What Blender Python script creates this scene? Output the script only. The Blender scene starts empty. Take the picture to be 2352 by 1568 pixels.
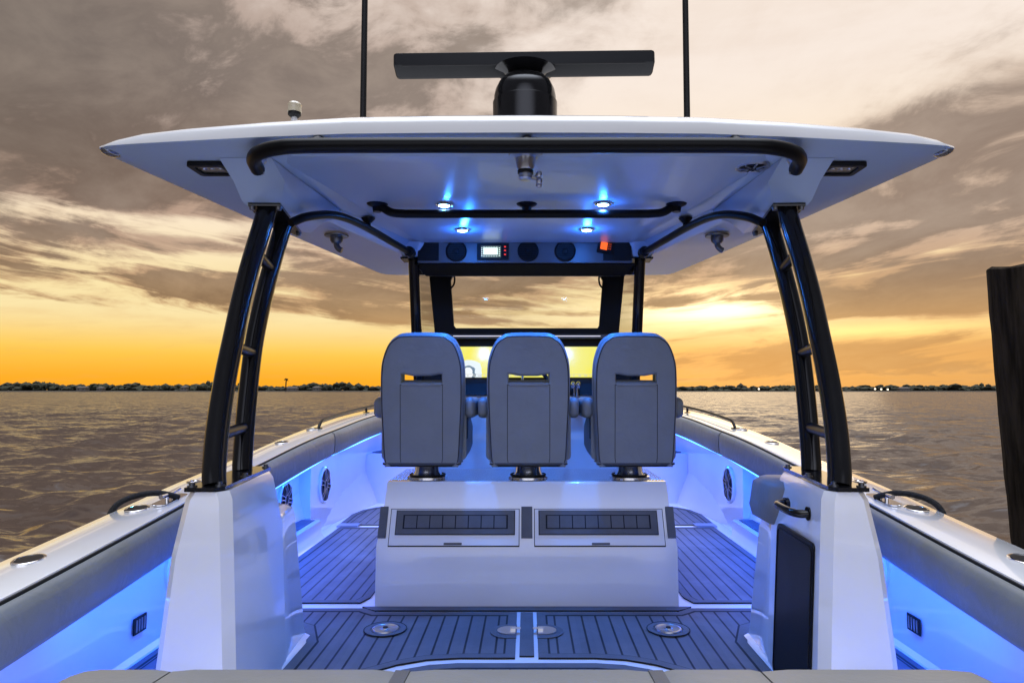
import bpy, bmesh, math, random
from mathutils import Vector, Matrix
import numpy as np
random.seed(7)
R = math.radians
sc = bpy.context.scene
COL = sc.collection

# ------------------------------------------------------------------ camera
EYE = Vector((0.0, 0.0, 1.19))          # deck is z = 0, boat axis is +Y
PW, PH, PF = 2352.0, 1568.0, 1568.0      # a 24 mm lens on a 36 mm sensor
PITCH = math.atan((895 - PH / 2) / PF)
CX = 1210.0                              # the picture is cropped a little off the lens axis
cam_d = bpy.data.cameras.new('camera')
cam_d.sensor_width = 36.0
cam_d.lens = 24.0
cam_d.clip_start = 0.05
cam_d.clip_end = 6000.0
cam = bpy.data.objects.new('camera', cam_d)
cam.location = EYE
cam_d.shift_x = -(CX - PW / 2) / PW
cam.rotation_euler = (math.pi / 2 + PITCH, 0, 0)
COL.objects.link(cam)
sc.camera = cam
CAM_M = cam.rotation_euler.to_matrix()

# ------------------------------------------------------------------ view
sc.view_settings.view_transform = 'Standard'
sc.view_settings.look = 'None'
sc.view_settings.gamma = 1.0
sc.view_settings.exposure = 0.0
sc.view_settings.use_curve_mapping = False
sc.cycles.use_denoising = True
sc.cycles.max_bounces = 8
sc.cycles.diffuse_bounces = 4
sc.cycles.sample_clamp_indirect = 6.0


def ray(px, py):
    return CAM_M @ Vector(((px - CX) / PF, -(py - PH / 2) / PF, -1.0))


def aty(px, py, Y):
    d = ray(px, py)
    return EYE + d * (Y / d.y)


def atz(px, py, z):
    d = ray(px, py)
    return EYE + d * ((z - EYE.z) / d.z)


def lin(r, g, b):
    f = lambda c: (c / 255 / 12.92) if c / 255 <= 0.04045 else ((c / 255 + 0.055) / 1.055) ** 2.4
    return (f(r), f(g), f(b))


# ------------------------------------------------------------------ node maths
class NT:
    def __init__(self, tree):
        self.t = tree

    def n(self, kind, **kw):
        nd = self.t.nodes.new(kind)
        for k, v in kw.items():
            setattr(nd, k, v)
        return nd

    def put(self, sock, v):
        if isinstance(v, S):
            self.t.links.new(v.s, sock)
        elif isinstance(v, bpy.types.NodeSocket):
            self.t.links.new(v, sock)
        elif isinstance(v, (tuple, list)) and sock.type == 'RGBA' and len(v) == 3:
            sock.default_value = (*v, 1)
        else:
            sock.default_value = v

    def m(self, op, a, b=None, c=None, clamp=False):
        nd = self.n('ShaderNodeMath', operation=op)
        nd.use_clamp = clamp
        self.put(nd.inputs[0], a)
        if b is not None:
            self.put(nd.inputs[1], b)
        if c is not None:
            self.put(nd.inputs[2], c)
        return S(self, nd.outputs[0])

    def mix(self, fac, a, b):
        nd = self.n('ShaderNodeMix', data_type='RGBA', blend_type='MIX')
        self.put(nd.inputs[0], fac)
        self.put(nd.inputs[6], a)
        self.put(nd.inputs[7], b)
        return S(self, nd.outputs[2])

    def add(self, a, b, fac=1.0):
        nd = self.n('ShaderNodeMix', data_type='RGBA', blend_type='ADD')
        self.put(nd.inputs[0], fac)
        self.put(nd.inputs[6], a)
        self.put(nd.inputs[7], b)
        return S(self, nd.outputs[2])

    def step(self, x, lo, hi):
        nd = self.n('ShaderNodeMapRange', interpolation_type='SMOOTHSTEP')
        self.put(nd.inputs[0], x)
        nd.inputs[1].default_value = lo
        nd.inputs[2].default_value = hi
        return S(self, nd.outputs[0])

    def ramp(self, x, stops):
        nd = self.n('ShaderNodeValToRGB')
        el = nd.color_ramp.elements
        while len(el) < len(stops):
            el.new(0.5)
        for e, (p, c) in zip(el, stops):
            e.position = p
            e.color = (*c, 1)
        self.put(nd.inputs[0], x)
        return S(self, nd.outputs[0])

    def noise(self, vec, scale, detail=4, rough=0.5, dist=0.0):
        nd = self.n('ShaderNodeTexNoise')
        self.put(nd.inputs['Vector'], vec)
        nd.inputs['Scale'].default_value = scale
        nd.inputs['Detail'].default_value = detail
        nd.inputs['Roughness'].default_value = rough
        nd.inputs['Distortion'].default_value = dist
        return S(self, nd.outputs[0])

    def vec(self, x, y, z):
        nd = self.n('ShaderNodeCombineXYZ')
        for i, v in enumerate((x, y, z)):
            self.put(nd.inputs[i], v)
        return S(self, nd.outputs[0])

    def sep(self, v):
        nd = self.n('ShaderNodeSeparateXYZ')
        self.put(nd.inputs[0], v)
        return [S(self, o) for o in nd.outputs]


class S:
    def __init__(self, nt, s):
        self.nt, self.s = nt, s

    def __add__(self, o): return self.nt.m('ADD', self, o)
    def __radd__(self, o): return self.nt.m('ADD', o, self)
    def __sub__(self, o): return self.nt.m('SUBTRACT', self, o)
    def __rsub__(self, o): return self.nt.m('SUBTRACT', o, self)
    def __mul__(self, o): return self.nt.m('MULTIPLY', self, o)
    def __rmul__(self, o): return self.nt.m('MULTIPLY', o, self)
    def __truediv__(self, o): return self.nt.m('DIVIDE', self, o)


# ------------------------------------------------------------------ sky
SUN_AZ, SUN_EL = 15.0, 6.5               # degrees right of the bow, above the horizon
world = bpy.data.worlds.new('World')
sc.world = world
world.use_nodes = True
wt = world.node_tree
wt.nodes.clear()
W = NT(wt)
tc = W.n('ShaderNodeTexCoord')
X, Y, Z = W.sep(tc.outputs['Generated'])
el = W.m('ARCSINE', Z) * (180 / math.pi)
az = W.m('ARCTAN2', X, Y) * (180 / math.pi)


def blob(a0, e0, sa, se):
    da = (az - a0) / sa
    de = (el - e0) / se
    return W.m('EXPONENT', (da * da + de * de) * -1.0)


zz = W.m('MAXIMUM', Z, 0.0) + 0.10
u = X / zz
v = Y / zz
warp = W.noise(W.vec(u * 0.5, v * 0.4, 4.0), 1.0, 2, 0.5)
uu = u + warp * 0.9
vv = v + warp * 0.7
big = W.noise(W.vec(uu * 0.55, vv * 0.30, 0.0), 1.0, 4, 0.55, 0.2)
mid_n = W.noise(W.vec(uu * 1.5, vv * 0.8, 3.7), 1.0, 6, 0.60, 0.3)
puff = W.noise(W.vec(az * 0.13 + warp * 1.5, el * 0.24 - az * 0.03, 1.0), 1.0, 9, 0.62, 0.35)
streak = W.noise(W.vec(uu * 0.8 + 3.0, vv * 1.25, 6.0), 1.7, 8, 0.60, 0.5)
elf = el - W.m('ABSOLUTE', az - 6.0) * 0.085
band = W.noise(W.vec(az * 0.085 + warp * 1.2, elf * 0.66 + warp * 1.0, 8.0), 1.0, 9, 0.63, 0.6)
warm = W.step(az, -4, 22)
hor = W.mix(warm, lin(255, 172, 34), lin(228, 164, 88))
low = W.mix(warm, lin(255, 204, 80), lin(238, 176, 92))
mid = W.mix(warm, lin(252, 230, 172), lin(250, 214, 150))
c = W.mix(W.step(el, 0.3, 3.6), hor, low)
c = W.mix(W.step(el, 2.4, 6.2), c, mid)
c = W.mix(W.step(el, 7, 14), c, lin(252, 231, 202))
c = W.mix(W.step(el, 14, 26), c, lin(249, 234, 222))
clear = c
# where the cloud banks lie in the sky
bias = (blob(-32, 18, 18, 9) * 0.22 + blob(-20, 16, 14, 6) * 0.10 + blob(-14, 7.0, 15, 2.2) * 0.12 + blob(-38, 29, 14, 10) * 0.22 + blob(-12, 24, 12, 9) * 0.06
        + blob(34, 15, 10, 6) * 0.24 + blob(30, 9, 12, 3.5) * 0.10 + blob(4, 9.5, 10, 2.4) * 0.12 + blob(17, 10.5, 9, 1.8) * 0.14
        + blob(12.5, 7.2, 2.6, 0.6) * 0.26 + blob(30, 6.4, 9, 1.4) * 0.16 + blob(26, 2.2, 14, 1.2) * 0.26 + blob(31, 6.8, 9, 1.6) * 0.12
        - blob(18, 24, 13, 8) * 0.13 - blob(-26, 2.2, 22, 2.7) * 0.40 - blob(15, 6.2, 6, 1.0) * 0.25 - blob(-36, 12.2, 5, 1.0) * 0.20 - blob(-24, 12.4, 7, 1.0) * 0.22
        - blob(-26, 9.6, 7, 0.8) * 0.22 - blob(27, 4.4, 8, 0.7) * 0.25 - blob(0, 4.5, 12, 1.2) * 0.12)
lowk = 1.0 - W.step(el, 9, 17)
dens = big * 0.34 + mid_n * 0.30 + streak * 0.14 + puff * 0.22 + (band - 0.5) * lowk * 0.75 + bias + 0.02
cover = W.step(dens, 0.47, 0.62)
thick = W.step(dens + (puff - 0.5) * 0.9 + (band - 0.5) * lowk * 0.6, 0.50, 0.70)
lit = W.mix(W.step(el, 2, 7), lin(232, 168, 92), lin(196, 154, 112))
lit = W.mix(W.step(el, 7, 13), lit, lin(192, 158, 136))
lit = W.mix(W.step(el, 13, 21), lit, lin(184, 163, 151))
lit = W.mix(W.step(az, 5, 22) * W.step(el, 8, 14) * 0.6, lit, lin(214, 188, 164))
dk = W.mix(W.step(el, 2, 7), lin(186, 126, 66), lin(118, 88, 64))
dk = W.mix(W.step(el, 7, 14), dk, lin(106, 80, 67))
dk = W.mix(W.step(el, 14, 24), dk, lin(88, 75, 71))
dk = W.mix(W.step(az, 8, 28) * 0.65, dk, W.mix(W.step(el, 3, 10), lin(204, 150, 90), lin(134, 113, 101)))
cl = W.mix(thick * 0.95, lit, dk)
relief = W.step(puff * 0.55 + mid_n * 0.45, 0.30, 0.70)
cl = W.mix(relief * 0.38, cl, W.mix(W.step(el, 4, 12), lin(236, 186, 120), lin(214, 194, 176)))
gloom = blob(-44, 30, 14, 16) * 0.5 + blob(-36, 16, 10, 4) * 0.25
cl = W.mix(gloom, cl, lin(82, 76, 71))
thin = W.step(streak * 0.6 + puff * 0.4 + bias * 0.3, 0.40, 0.70)
skyc = W.mix(thin * 0.34, clear, W.mix(W.step(el, 6, 16), lin(224, 172, 110), lin(214, 188, 166)))
skyc = W.mix(cover * 0.96, skyc, cl)
gap = W.step(band, 0.62, 0.42) * 0.75 + 0.25
glow = blob(SUN_AZ, SUN_EL, 9, 2.2) * (1.1 - cover * 0.8) * gap
skyc = W.add(skyc, (0.36, 0.27, 0.14), glow)
core = blob(SUN_AZ + 0.5, SUN_EL, 5.5, 1.0) * (1.02 - cover * 0.9) * gap
skyc = W.add(skyc, (0.9, 0.8, 0.6), core)
ember = blob(27, 4.4, 8, 0.55) * (1.0 - cover * 0.6) * gap
skyc = W.add(skyc, (0.42, 0.30, 0.08), ember)
# unseen sky shaped as added fill light: dimmed flanks, boosted zenith, bright lavender east
flank = W.step(W.m('ABSOLUTE', az), 48, 75)
skyc = W.mix(flank, skyc, W.mix(W.step(el, 2, 30), (0.16, 0.13, 0.11), (0.15, 0.15, 0.18)))
east = W.step(Y * -1.0, 0.70, 0.94)
skyc = W.mix(east, skyc, W.mix(W.step(el, 3, 25), (1.05, 1.05, 1.20), (1.65, 1.72, 2.10)))
skyc = W.mix(W.step(el, 52, 76), skyc, (5.2, 5.6, 6.4))
skyc = W.mix(W.step(Z * -1.0, 0.0, 0.05), skyc, lin(70, 58, 48))
nish = W.n('ShaderNodeTexSky', sky_type='NISHITA')
nish.sun_disc = False
nish.sun_elevation = R(SUN_EL)
nish.sun_rotation = R(SUN_AZ)
skyc = W.add(skyc, nish.outputs[0], 0.003)
bg = W.n('ShaderNodeBackground')
W.put(bg.inputs[0], skyc)
bg.inputs[1].default_value = 1.0
wo = W.n('ShaderNodeOutputWorld')
wt.links.new(bg.outputs[0], wo.inputs[0])

sun_d = bpy.data.lights.new('sun', 'SUN')
sun_d.energy = 0.15
sun_d.angle = R(25)
sun_d.color = (1.0, 0.78, 0.5)
sun = bpy.data.objects.new('sun', sun_d)
sdir = Vector((math.sin(R(SUN_AZ)) * math.cos(R(SUN_EL)), math.cos(R(SUN_AZ)) * math.cos(R(SUN_EL)), math.sin(R(SUN_EL))))
sun.rotation_euler = sdir.to_track_quat('Z', 'Y').to_euler()
COL.objects.link(sun)


# ------------------------------------------------------------------ materials
def mat(name, col, rough=0.4, metal=0.0, coat=0.0, spec=0.5, bump=0.0, bscale=40.0, vary=0.0, vscale=3.0, rvary=0.0, stretch=None):
    m = bpy.data.materials.new(name)
    m.use_nodes = True
    T = NT(m.node_tree)
    b = m.node_tree.nodes['Principled BSDF']
    b.inputs['Base Color'].default_value = (*col, 1)
    b.inputs['Roughness'].default_value = rough
    b.inputs['Metallic'].default_value = metal
    b.inputs['Coat Weight'].default_value = coat
    b.inputs['Coat Roughness'].default_value = 0.035
    b.inputs['Specular IOR Level'].default_value = spec
    if bump or vary or rvary:
        co = T.n('ShaderNodeTexCoord').outputs['Object']
        if stretch:
            mp = T.n('ShaderNodeMapping')
            m.node_tree.links.new(co, mp.inputs[0])
            mp.inputs['Scale'].default_value = stretch
            co = mp.outputs[0]
        if vary:
            f = T.noise(co, vscale, 6, 0.6)
            k = T.step(f, 0.3, 0.7)
            lo = tuple(x * (1 - vary) for x in col)
            hi = tuple(min(1, x * (1 + vary * 0.6)) for x in col)
            T.put(b.inputs['Base Color'], T.mix(k, lo, hi))
        if rvary:
            f2 = T.noise(co, vscale * 2.3, 4, 0.6)
            T.put(b.inputs['Roughness'], f2 * (2 * rvary) + (rough - rvary))
        if bump:
            bp = T.n('ShaderNodeBump')
            bp.inputs['Strength'].default_value = bump
            bp.inputs['Distance'].default_value = 0.01
            T.put(bp.inputs['Height'], T.noise(co, bscale, 3, 0.5))
            m.node_tree.links.new(bp.outputs[0], b.inputs['Normal'])
    return m


def emit(name, col, k):
    m = bpy.data.materials.new(name)
    m.use_nodes = True
    b = m.node_tree.nodes['Principled BSDF']
    b.inputs['Base Color'].default_value = (0.02, 0.02, 0.02, 1)
    b.inputs['Emission Color'].default_value = (*col, 1)
    b.inputs['Emission Strength'].default_value = k
    b.inputs['Roughness'].default_value = 0.2
    return m


GEL = mat('white_gelcoat', (0.80, 0.80, 0.80), 0.20, coat=1.0, vary=0.03, vscale=2.0, rvary=0.06)
GELM = mat('satin_gelcoat', (0.78, 0.78, 0.79), 0.42, vary=0.03, vscale=1.5, bump=0.03, bscale=160)
VINYL = mat('grey_vinyl', (0.180, 0.200, 0.222), 0.45, bump=0.10, bscale=260, vary=0.06, vscale=5)
VINYL2 = mat('pale_vinyl', (0.20, 0.20, 0.198), 0.5, bump=0.08, bscale=240, vary=0.05, vscale=4)
for m_ in (VINYL, VINYL2):
    T_ = NT(m_.node_tree)
    old = [n for n in m_.node_tree.nodes if n.type == 'BUMP'][0]
    co2 = T_.n('ShaderNodeTexCoord').outputs['Object']
    b2 = T_.n('ShaderNodeBump')
    b2.inputs['Strength'].default_value = 0.35
    b2.inputs['Distance'].default_value = 0.02
    T_.put(b2.inputs['Height'], T_.noise(co2, 7.0, 3, 0.5, 0.8))
    m_.node_tree.links.new(b2.outputs[0], old.inputs['Normal'])
ACCENT = mat('dark_grey_vinyl', (0.10, 0.10, 0.105), 0.5, bump=0.08, bscale=240)
PIPE = mat('black_piping', (0.012, 0.012, 0.014), 0.5)
BLACK = mat('black_powder_coat', (0.006, 0.006, 0.007), 0.14, coat=0.0, spec=0.42, rvary=0.04, vscale=5)
BLACKM = mat('matte_black', (0.009, 0.009, 0.010), 0.5, spec=0.25, bump=0.05, bscale=120)
RAILB = mat('satin_black_tube', (0.005, 0.005, 0.006), 0.34, spec=0.14)
DULL = mat('dull_black', (0.006, 0.006, 0.007), 0.85, spec=0.08)
DKSTEEL = mat('dark_steel', (0.16, 0.17, 0.19), 0.35, metal=1.0)
GELU = mat('blue_shade_gelcoat', (0.37, 0.46, 0.60), 0.34, coat=0.15, vary=0.03, vscale=2.0, rvary=0.05)  # hardtop underside: white gelcoat with blue-lit shade put into its base colour
CHROME = mat('polished_steel', (0.80, 0.80, 0.82), 0.10, metal=1.0)
STEEL = mat('brushed_steel', (0.5, 0.5, 0.52), 0.3, metal=1.0)
SMOKE = mat('smoked_acrylic', (0.005, 0.006, 0.008), 0.35, spec=0.12)
PANEL = mat('grey_dash_panel', (0.12, 0.125, 0.14), 0.35, bump=0.05, bscale=200)
PAD = mat('foam_pad', (0.115, 0.118, 0.125), 0.75, bump=0.25, bscale=500, vary=0.12, vscale=9)
GROOVE = mat('pad_groove', (0.008, 0.008, 0.010), 0.8)
LEDM = emit('blue_white_led', (0.30, 0.58, 1.0), 26.0)
STRIPM = emit('blue_led_strip', (0.05, 0.25, 1.0), 6.0)


def plank_mat():
    m = bpy.data.materials.new('foam_planks')
    m.use_nodes = True
    T = NT(m.node_tree)
    b = m.node_tree.nodes['Principled BSDF']
    b.inputs['Roughness'].default_value = 0.75
    co = T.n('ShaderNodeTexCoord').outputs['Object']
    x, y, z = T.sep(co)
    fr = T.m('FRACT', x / 0.0715 + 0.5)
    d = T.m('ABSOLUTE', fr - 0.5)
    line = T.step(d, 0.078, 0.062)
    wear = T.step(T.noise(co, 2.3, 5, 0.65, 0.6), 0.35, 0.75)
    g = T.noise(T.vec(x * 40, y * 2.5, z), 3.0, 4, 0.6)
    idx = T.m('FLOOR', x / 0.0715 + 0.5)
    wn = T.n('ShaderNodeTexWhiteNoise', noise_dimensions='1D')
    T.put(wn.inputs['W'], idx)
    base = T.mix(S(T, wn.outputs[0]) * 0.5 + g * 0.5, (0.098, 0.100, 0.108), (0.135, 0.138, 0.146))
    base = T.mix(wear * 0.30, base, (0.165, 0.165, 0.168))
    T.put(b.inputs['Roughness'], wear * -0.22 + 0.78)
    T.put(b.inputs['Base Color'], T.mix(line, base, (0.006, 0.006, 0.008)))
    bp = T.n('ShaderNodeBump')
    bp.inputs['Strength'].default_value = 0.5
    bp.inputs['Distance'].default_value = 0.003
    T.put(bp.inputs['Height'], T.noise(co, 420, 2, 0.5) * 0.4 - line)
    m.node_tree.links.new(bp.outputs[0], b.inputs['Normal'])
    return m


PLANK = plank_mat()


def glass_mat():
    m = bpy.data.materials.new('clear_glass')
    m.use_nodes = True
    nt = m.node_tree
    nt.nodes.clear()
    o = nt.nodes.new('ShaderNodeOutputMaterial')
    mx = nt.nodes.new('ShaderNodeMixShader')
    tr = nt.nodes.new('ShaderNodeBsdfTransparent')
    tr.inputs[0].default_value = (0.90, 0.92, 0.93, 1)
    gl = nt.nodes.new('ShaderNodeBsdfGlossy')
    gl.inputs['Roughness'].default_value = 0.03
    fr = nt.nodes.new('ShaderNodeFresnel')
    fr.inputs[0].default_value = 1.5
    nt.links.new(fr.outputs[0], mx.inputs[0])
    nt.links.new(tr.outputs[0], mx.inputs[1])
    nt.links.new(gl.outputs[0], mx.inputs[2])
    nt.links.new(mx.outputs[0], o.inputs[0])
    return m


GLASS = glass_mat()


# ------------------------------------------------------------------ mesh helpers
def obj(name, bm, m, parent=None, loc=None, rot=None, angle=38, bevel=0.0, seg=2):
    if bevel:
        es = [e for e in bm.edges if len(e.link_faces) == 2 and e.calc_face_angle(0) > R(25)]
        bmesh.ops.bevel(bm, geom=es, offset=bevel, segments=seg, profile=0.5, affect='EDGES', clamp_overlap=True)
    bmesh.ops.recalc_face_normals(bm, faces=bm.faces)
    me = bpy.data.meshes.new(name)
    bm.to_mesh(me)
    bm.free()
    return obj_me(name, me, m, parent, loc, rot, angle)


def obj_me(name, me, m, parent=None, loc=None, rot=None, angle=38):
    for k in (m if isinstance(m, (list, tuple)) else [m]):
        me.materials.append(k)
    me.polygons.foreach_set('use_smooth', [True] * len(me.polygons))
    me.set_sharp_from_angle(angle=R(angle))
    o = bpy.data.objects.new(name, me)
    COL.objects.link(o)
    if parent:
        o.parent = parent
    if loc is not None:
        o.location = loc
    if rot is not None:
        o.rotation_euler = rot
    return o


def empty(name, parent=None, loc=(0, 0, 0), rot=(0, 0, 0)):
    o = bpy.data.objects.new(name, None)
    o.empty_display_size = 0.1
    COL.objects.link(o)
    o.location = loc
    o.rotation_euler = rot
    if parent:
        o.parent = parent
    return o


def tag(o, label, cat=None, group=None, kind=None):
    if label:
        o['label'] = label
    if cat:
        o['category'] = cat
    if group:
        o['group'] = group
    if kind:
        o['kind'] = kind
    return o


def BM():
    return bmesh.new()


def box(bm, x0, x1, y0, y1, z0, z1, mi=0):
    vs = [bm.verts.new(p) for p in ((x0, y0, z0), (x1, y0, z0), (x1, y1, z0), (x0, y1, z0),
                                    (x0, y0, z1), (x1, y0, z1), (x1, y1, z1), (x0, y1, z1))]
    for q in ((3, 2, 1, 0), (4, 5, 6, 7), (0, 1, 5, 4), (1, 2, 6, 5), (2, 3, 7, 6), (3, 0, 4, 7)):
        bm.faces.new([vs[i] for i in q]).material_index = mi
    return bm


def loft(bm, rings, closed=True, cap=True, mi=0):
    vr = [[bm.verts.new(p) for p in r] for r in rings]
    n = len(vr[0])
    for a, b in zip(vr, vr[1:]):
        for i in range(n if closed else n - 1):
            j = (i + 1) % n
            bm.faces.new((a[i], a[j], b[j], b[i])).material_index = mi
    if cap and closed:
        bm.faces.new(vr[0][::-1]).material_index = mi
        bm.faces.new(vr[-1]).material_index = mi
    return bm


def spline(pts, k=6, closed=False):
    pts = [Vector(p) for p in pts]
    out = []
    n = len(pts)
    rng = range(n if closed else n - 1)
    for i in rng:
        if closed:
            a, b, c_, d = pts[(i - 1) % n], pts[i], pts[(i + 1) % n], pts[(i + 2) % n]
        else:
            a = pts[i - 1] if i else pts[0] * 2 - pts[1]
            b, c_ = pts[i], pts[i + 1]
            d = pts[i + 2] if i + 2 < n else pts[-1] * 2 - pts[-2]
        for s in range(k):
            t = s / k
            out.append(0.5 * (2 * b + (c_ - a) * t + (2 * a - 5 * b + 4 * c_ - d) * t * t + (3 * b - a - 3 * c_ + d) * t ** 3))
    if not closed:
        out.append(pts[-1])
    return out


def tube(bm, pts, r, n=12, closed=False, sx=1.0, mi=0, up=None):
    pts = [Vector(p) for p in pts]
    m_ = len(pts)
    rs = r if isinstance(r, (list, tuple)) else [r] * m_
    t0 = (pts[1] - pts[0]).normalized()
    nrm = Vector(up) if up else (Vector((0, 0, 1)) if abs(t0.z) < 0.9 else Vector((0, 1, 0)))
    rings = []
    for i, p in enumerate(pts):
        if closed:
            t = (pts[(i + 1) % m_] - pts[i - 1]).normalized()
        else:
            t = (pts[min(i + 1, m_ - 1)] - pts[max(i - 1, 0)]).normalized()
        nrm = (nrm - t * nrm.dot(t)).normalized()
        bi = t.cross(nrm)
        rings.append([p + (nrm * math.cos(a) * sx + bi * math.sin(a)) * rs[i] for a in [2 * math.pi * j / n for j in range(n)]])
    if closed:
        rings.append(rings[0])
        vr = [[bm.verts.new(p) for p in q] for q in rings[:-1]]
        for i in range(m_):
            a, b = vr[i], vr[(i + 1) % m_]
            for j in range(n):
                k = (j + 1) % n
                bm.faces.new((a[j], a[k], b[k], b[j])).material_index = mi
    else:
        loft(bm, rings, mi=mi)
    return bm


def lathe(bm, prof, n=24, axis='Z', org=(0, 0, 0), mi=0):
    o = Vector(org)
    rings = []
    for r, h in prof:
        ring = []
        for j in range(n):
            a = 2 * math.pi * j / n
            x, y = max(r, 1e-4) * math.cos(a), max(r, 1e-4) * math.sin(a)
            if axis == 'Z':
                p = Vector((x, y, h))
            elif axis == 'Y':
                p = Vector((x, h, y))
            else:
                p = Vector((h, x, y))
            ring.append(o + p)
        rings.append(ring)
    return loft(bm, rings, mi=mi)


def prism(bm, poly, z0, z1, mi=0):
    return loft(bm, [[(x, y, z0) for x, y in poly], [(x, y, z1) for x, y in poly]], mi=mi)


def rrect(w, h, r, k=5, cx=0, cy=0):
    out = []
    for sx, sy, a0 in ((1, 1, 0), (-1, 1, 90), (-1, -1, 180), (1, -1, 270)):
        for i in range(k + 1):
            a = R(a0 + 90 * i / k)
            out.append((cx + sx * (w / 2 - r) + r * math.cos(a), cy + sy * (h / 2 - r) + r * math.sin(a)))
    return out


def shape(loops, depth, bevel=0.0, res=3):
    """a filled 2D shape with holes in XY, extruded along Z (total depth), rounded edges"""
    cu = bpy.data.curves.new('tmp', 'CURVE')
    cu.dimensions = '2D'
    cu.fill_mode = 'BOTH'
    cu.extrude = max(depth / 2 - bevel, 0.0)
    cu.bevel_depth = bevel
    cu.bevel_resolution = res
    cu.offset = -bevel
    for lp in loops:
        s = cu.splines.new('POLY')
        s.points.add(len(lp) - 1)
        for p, q in zip(s.points, lp):
            p.co = (q[0], q[1], 0, 1)
        s.use_cyclic_u = True
    o = bpy.data.objects.new('tmp', cu)
    COL.objects.link(o)
    dg = bpy.context.evaluated_depsgraph_get()
    me = bpy.data.meshes.new_from_object(o.evaluated_get(dg))
    bpy.data.objects.remove(o)
    bpy.data.curves.remove(cu)
    me.materials.clear()
    return me


def interp(pts, x):
    return float(np.interp(x, [p[0] for p in pts], [p[1] for p in pts]))


def smooth_interp(pts, x):
    ps = [Vector((a, b, 0)) for a, b in pts]
    if x <= pts[0][0]:
        return pts[0][1]
    for i in range(len(pts) - 1):
        if x <= pts[i + 1][0]:
            t = (x - pts[i][0]) / (pts[i + 1][0] - pts[i][0])
            y0, y1 = pts[i][1], pts[i + 1][1]
            m0 = (pts[i + 1][1] - pts[max(i - 1, 0)][1]) / (pts[i + 1][0] - pts[max(i - 1, 0)][0])
            j = min(i + 2, len(pts) - 1)
            m1 = (pts[j][1] - pts[i][1]) / (pts[j][0] - pts[i][0])
            h = pts[i + 1][0] - pts[i][0]
            return ((2 * t ** 3 - 3 * t * t + 1) * y0 + (t ** 3 - 2 * t * t + t) * h * m0
                    + (-2 * t ** 3 + 3 * t * t) * y1 + (t ** 3 - t * t) * h * m1)
    return pts[-1][1]


def light(name, kind, loc, energy, col, target=None, parent=None, **kw):
    d = bpy.data.lights.new(name, kind)
    d.energy = energy
    d.color = col
    for k, v_ in kw.items():
        setattr(d, k, v_)
    o = bpy.data.objects.new(name, d)
    COL.objects.link(o)
    o.location = loc
    if target is not None:
        o.rotation_euler = (Vector(target) - Vector(loc)).to_track_quat('-Z', 'Y').to_euler()
    if parent:
        o.parent = parent
    return o


# ================================================================== WATER AND SHORE
SEA = -0.50


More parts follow.
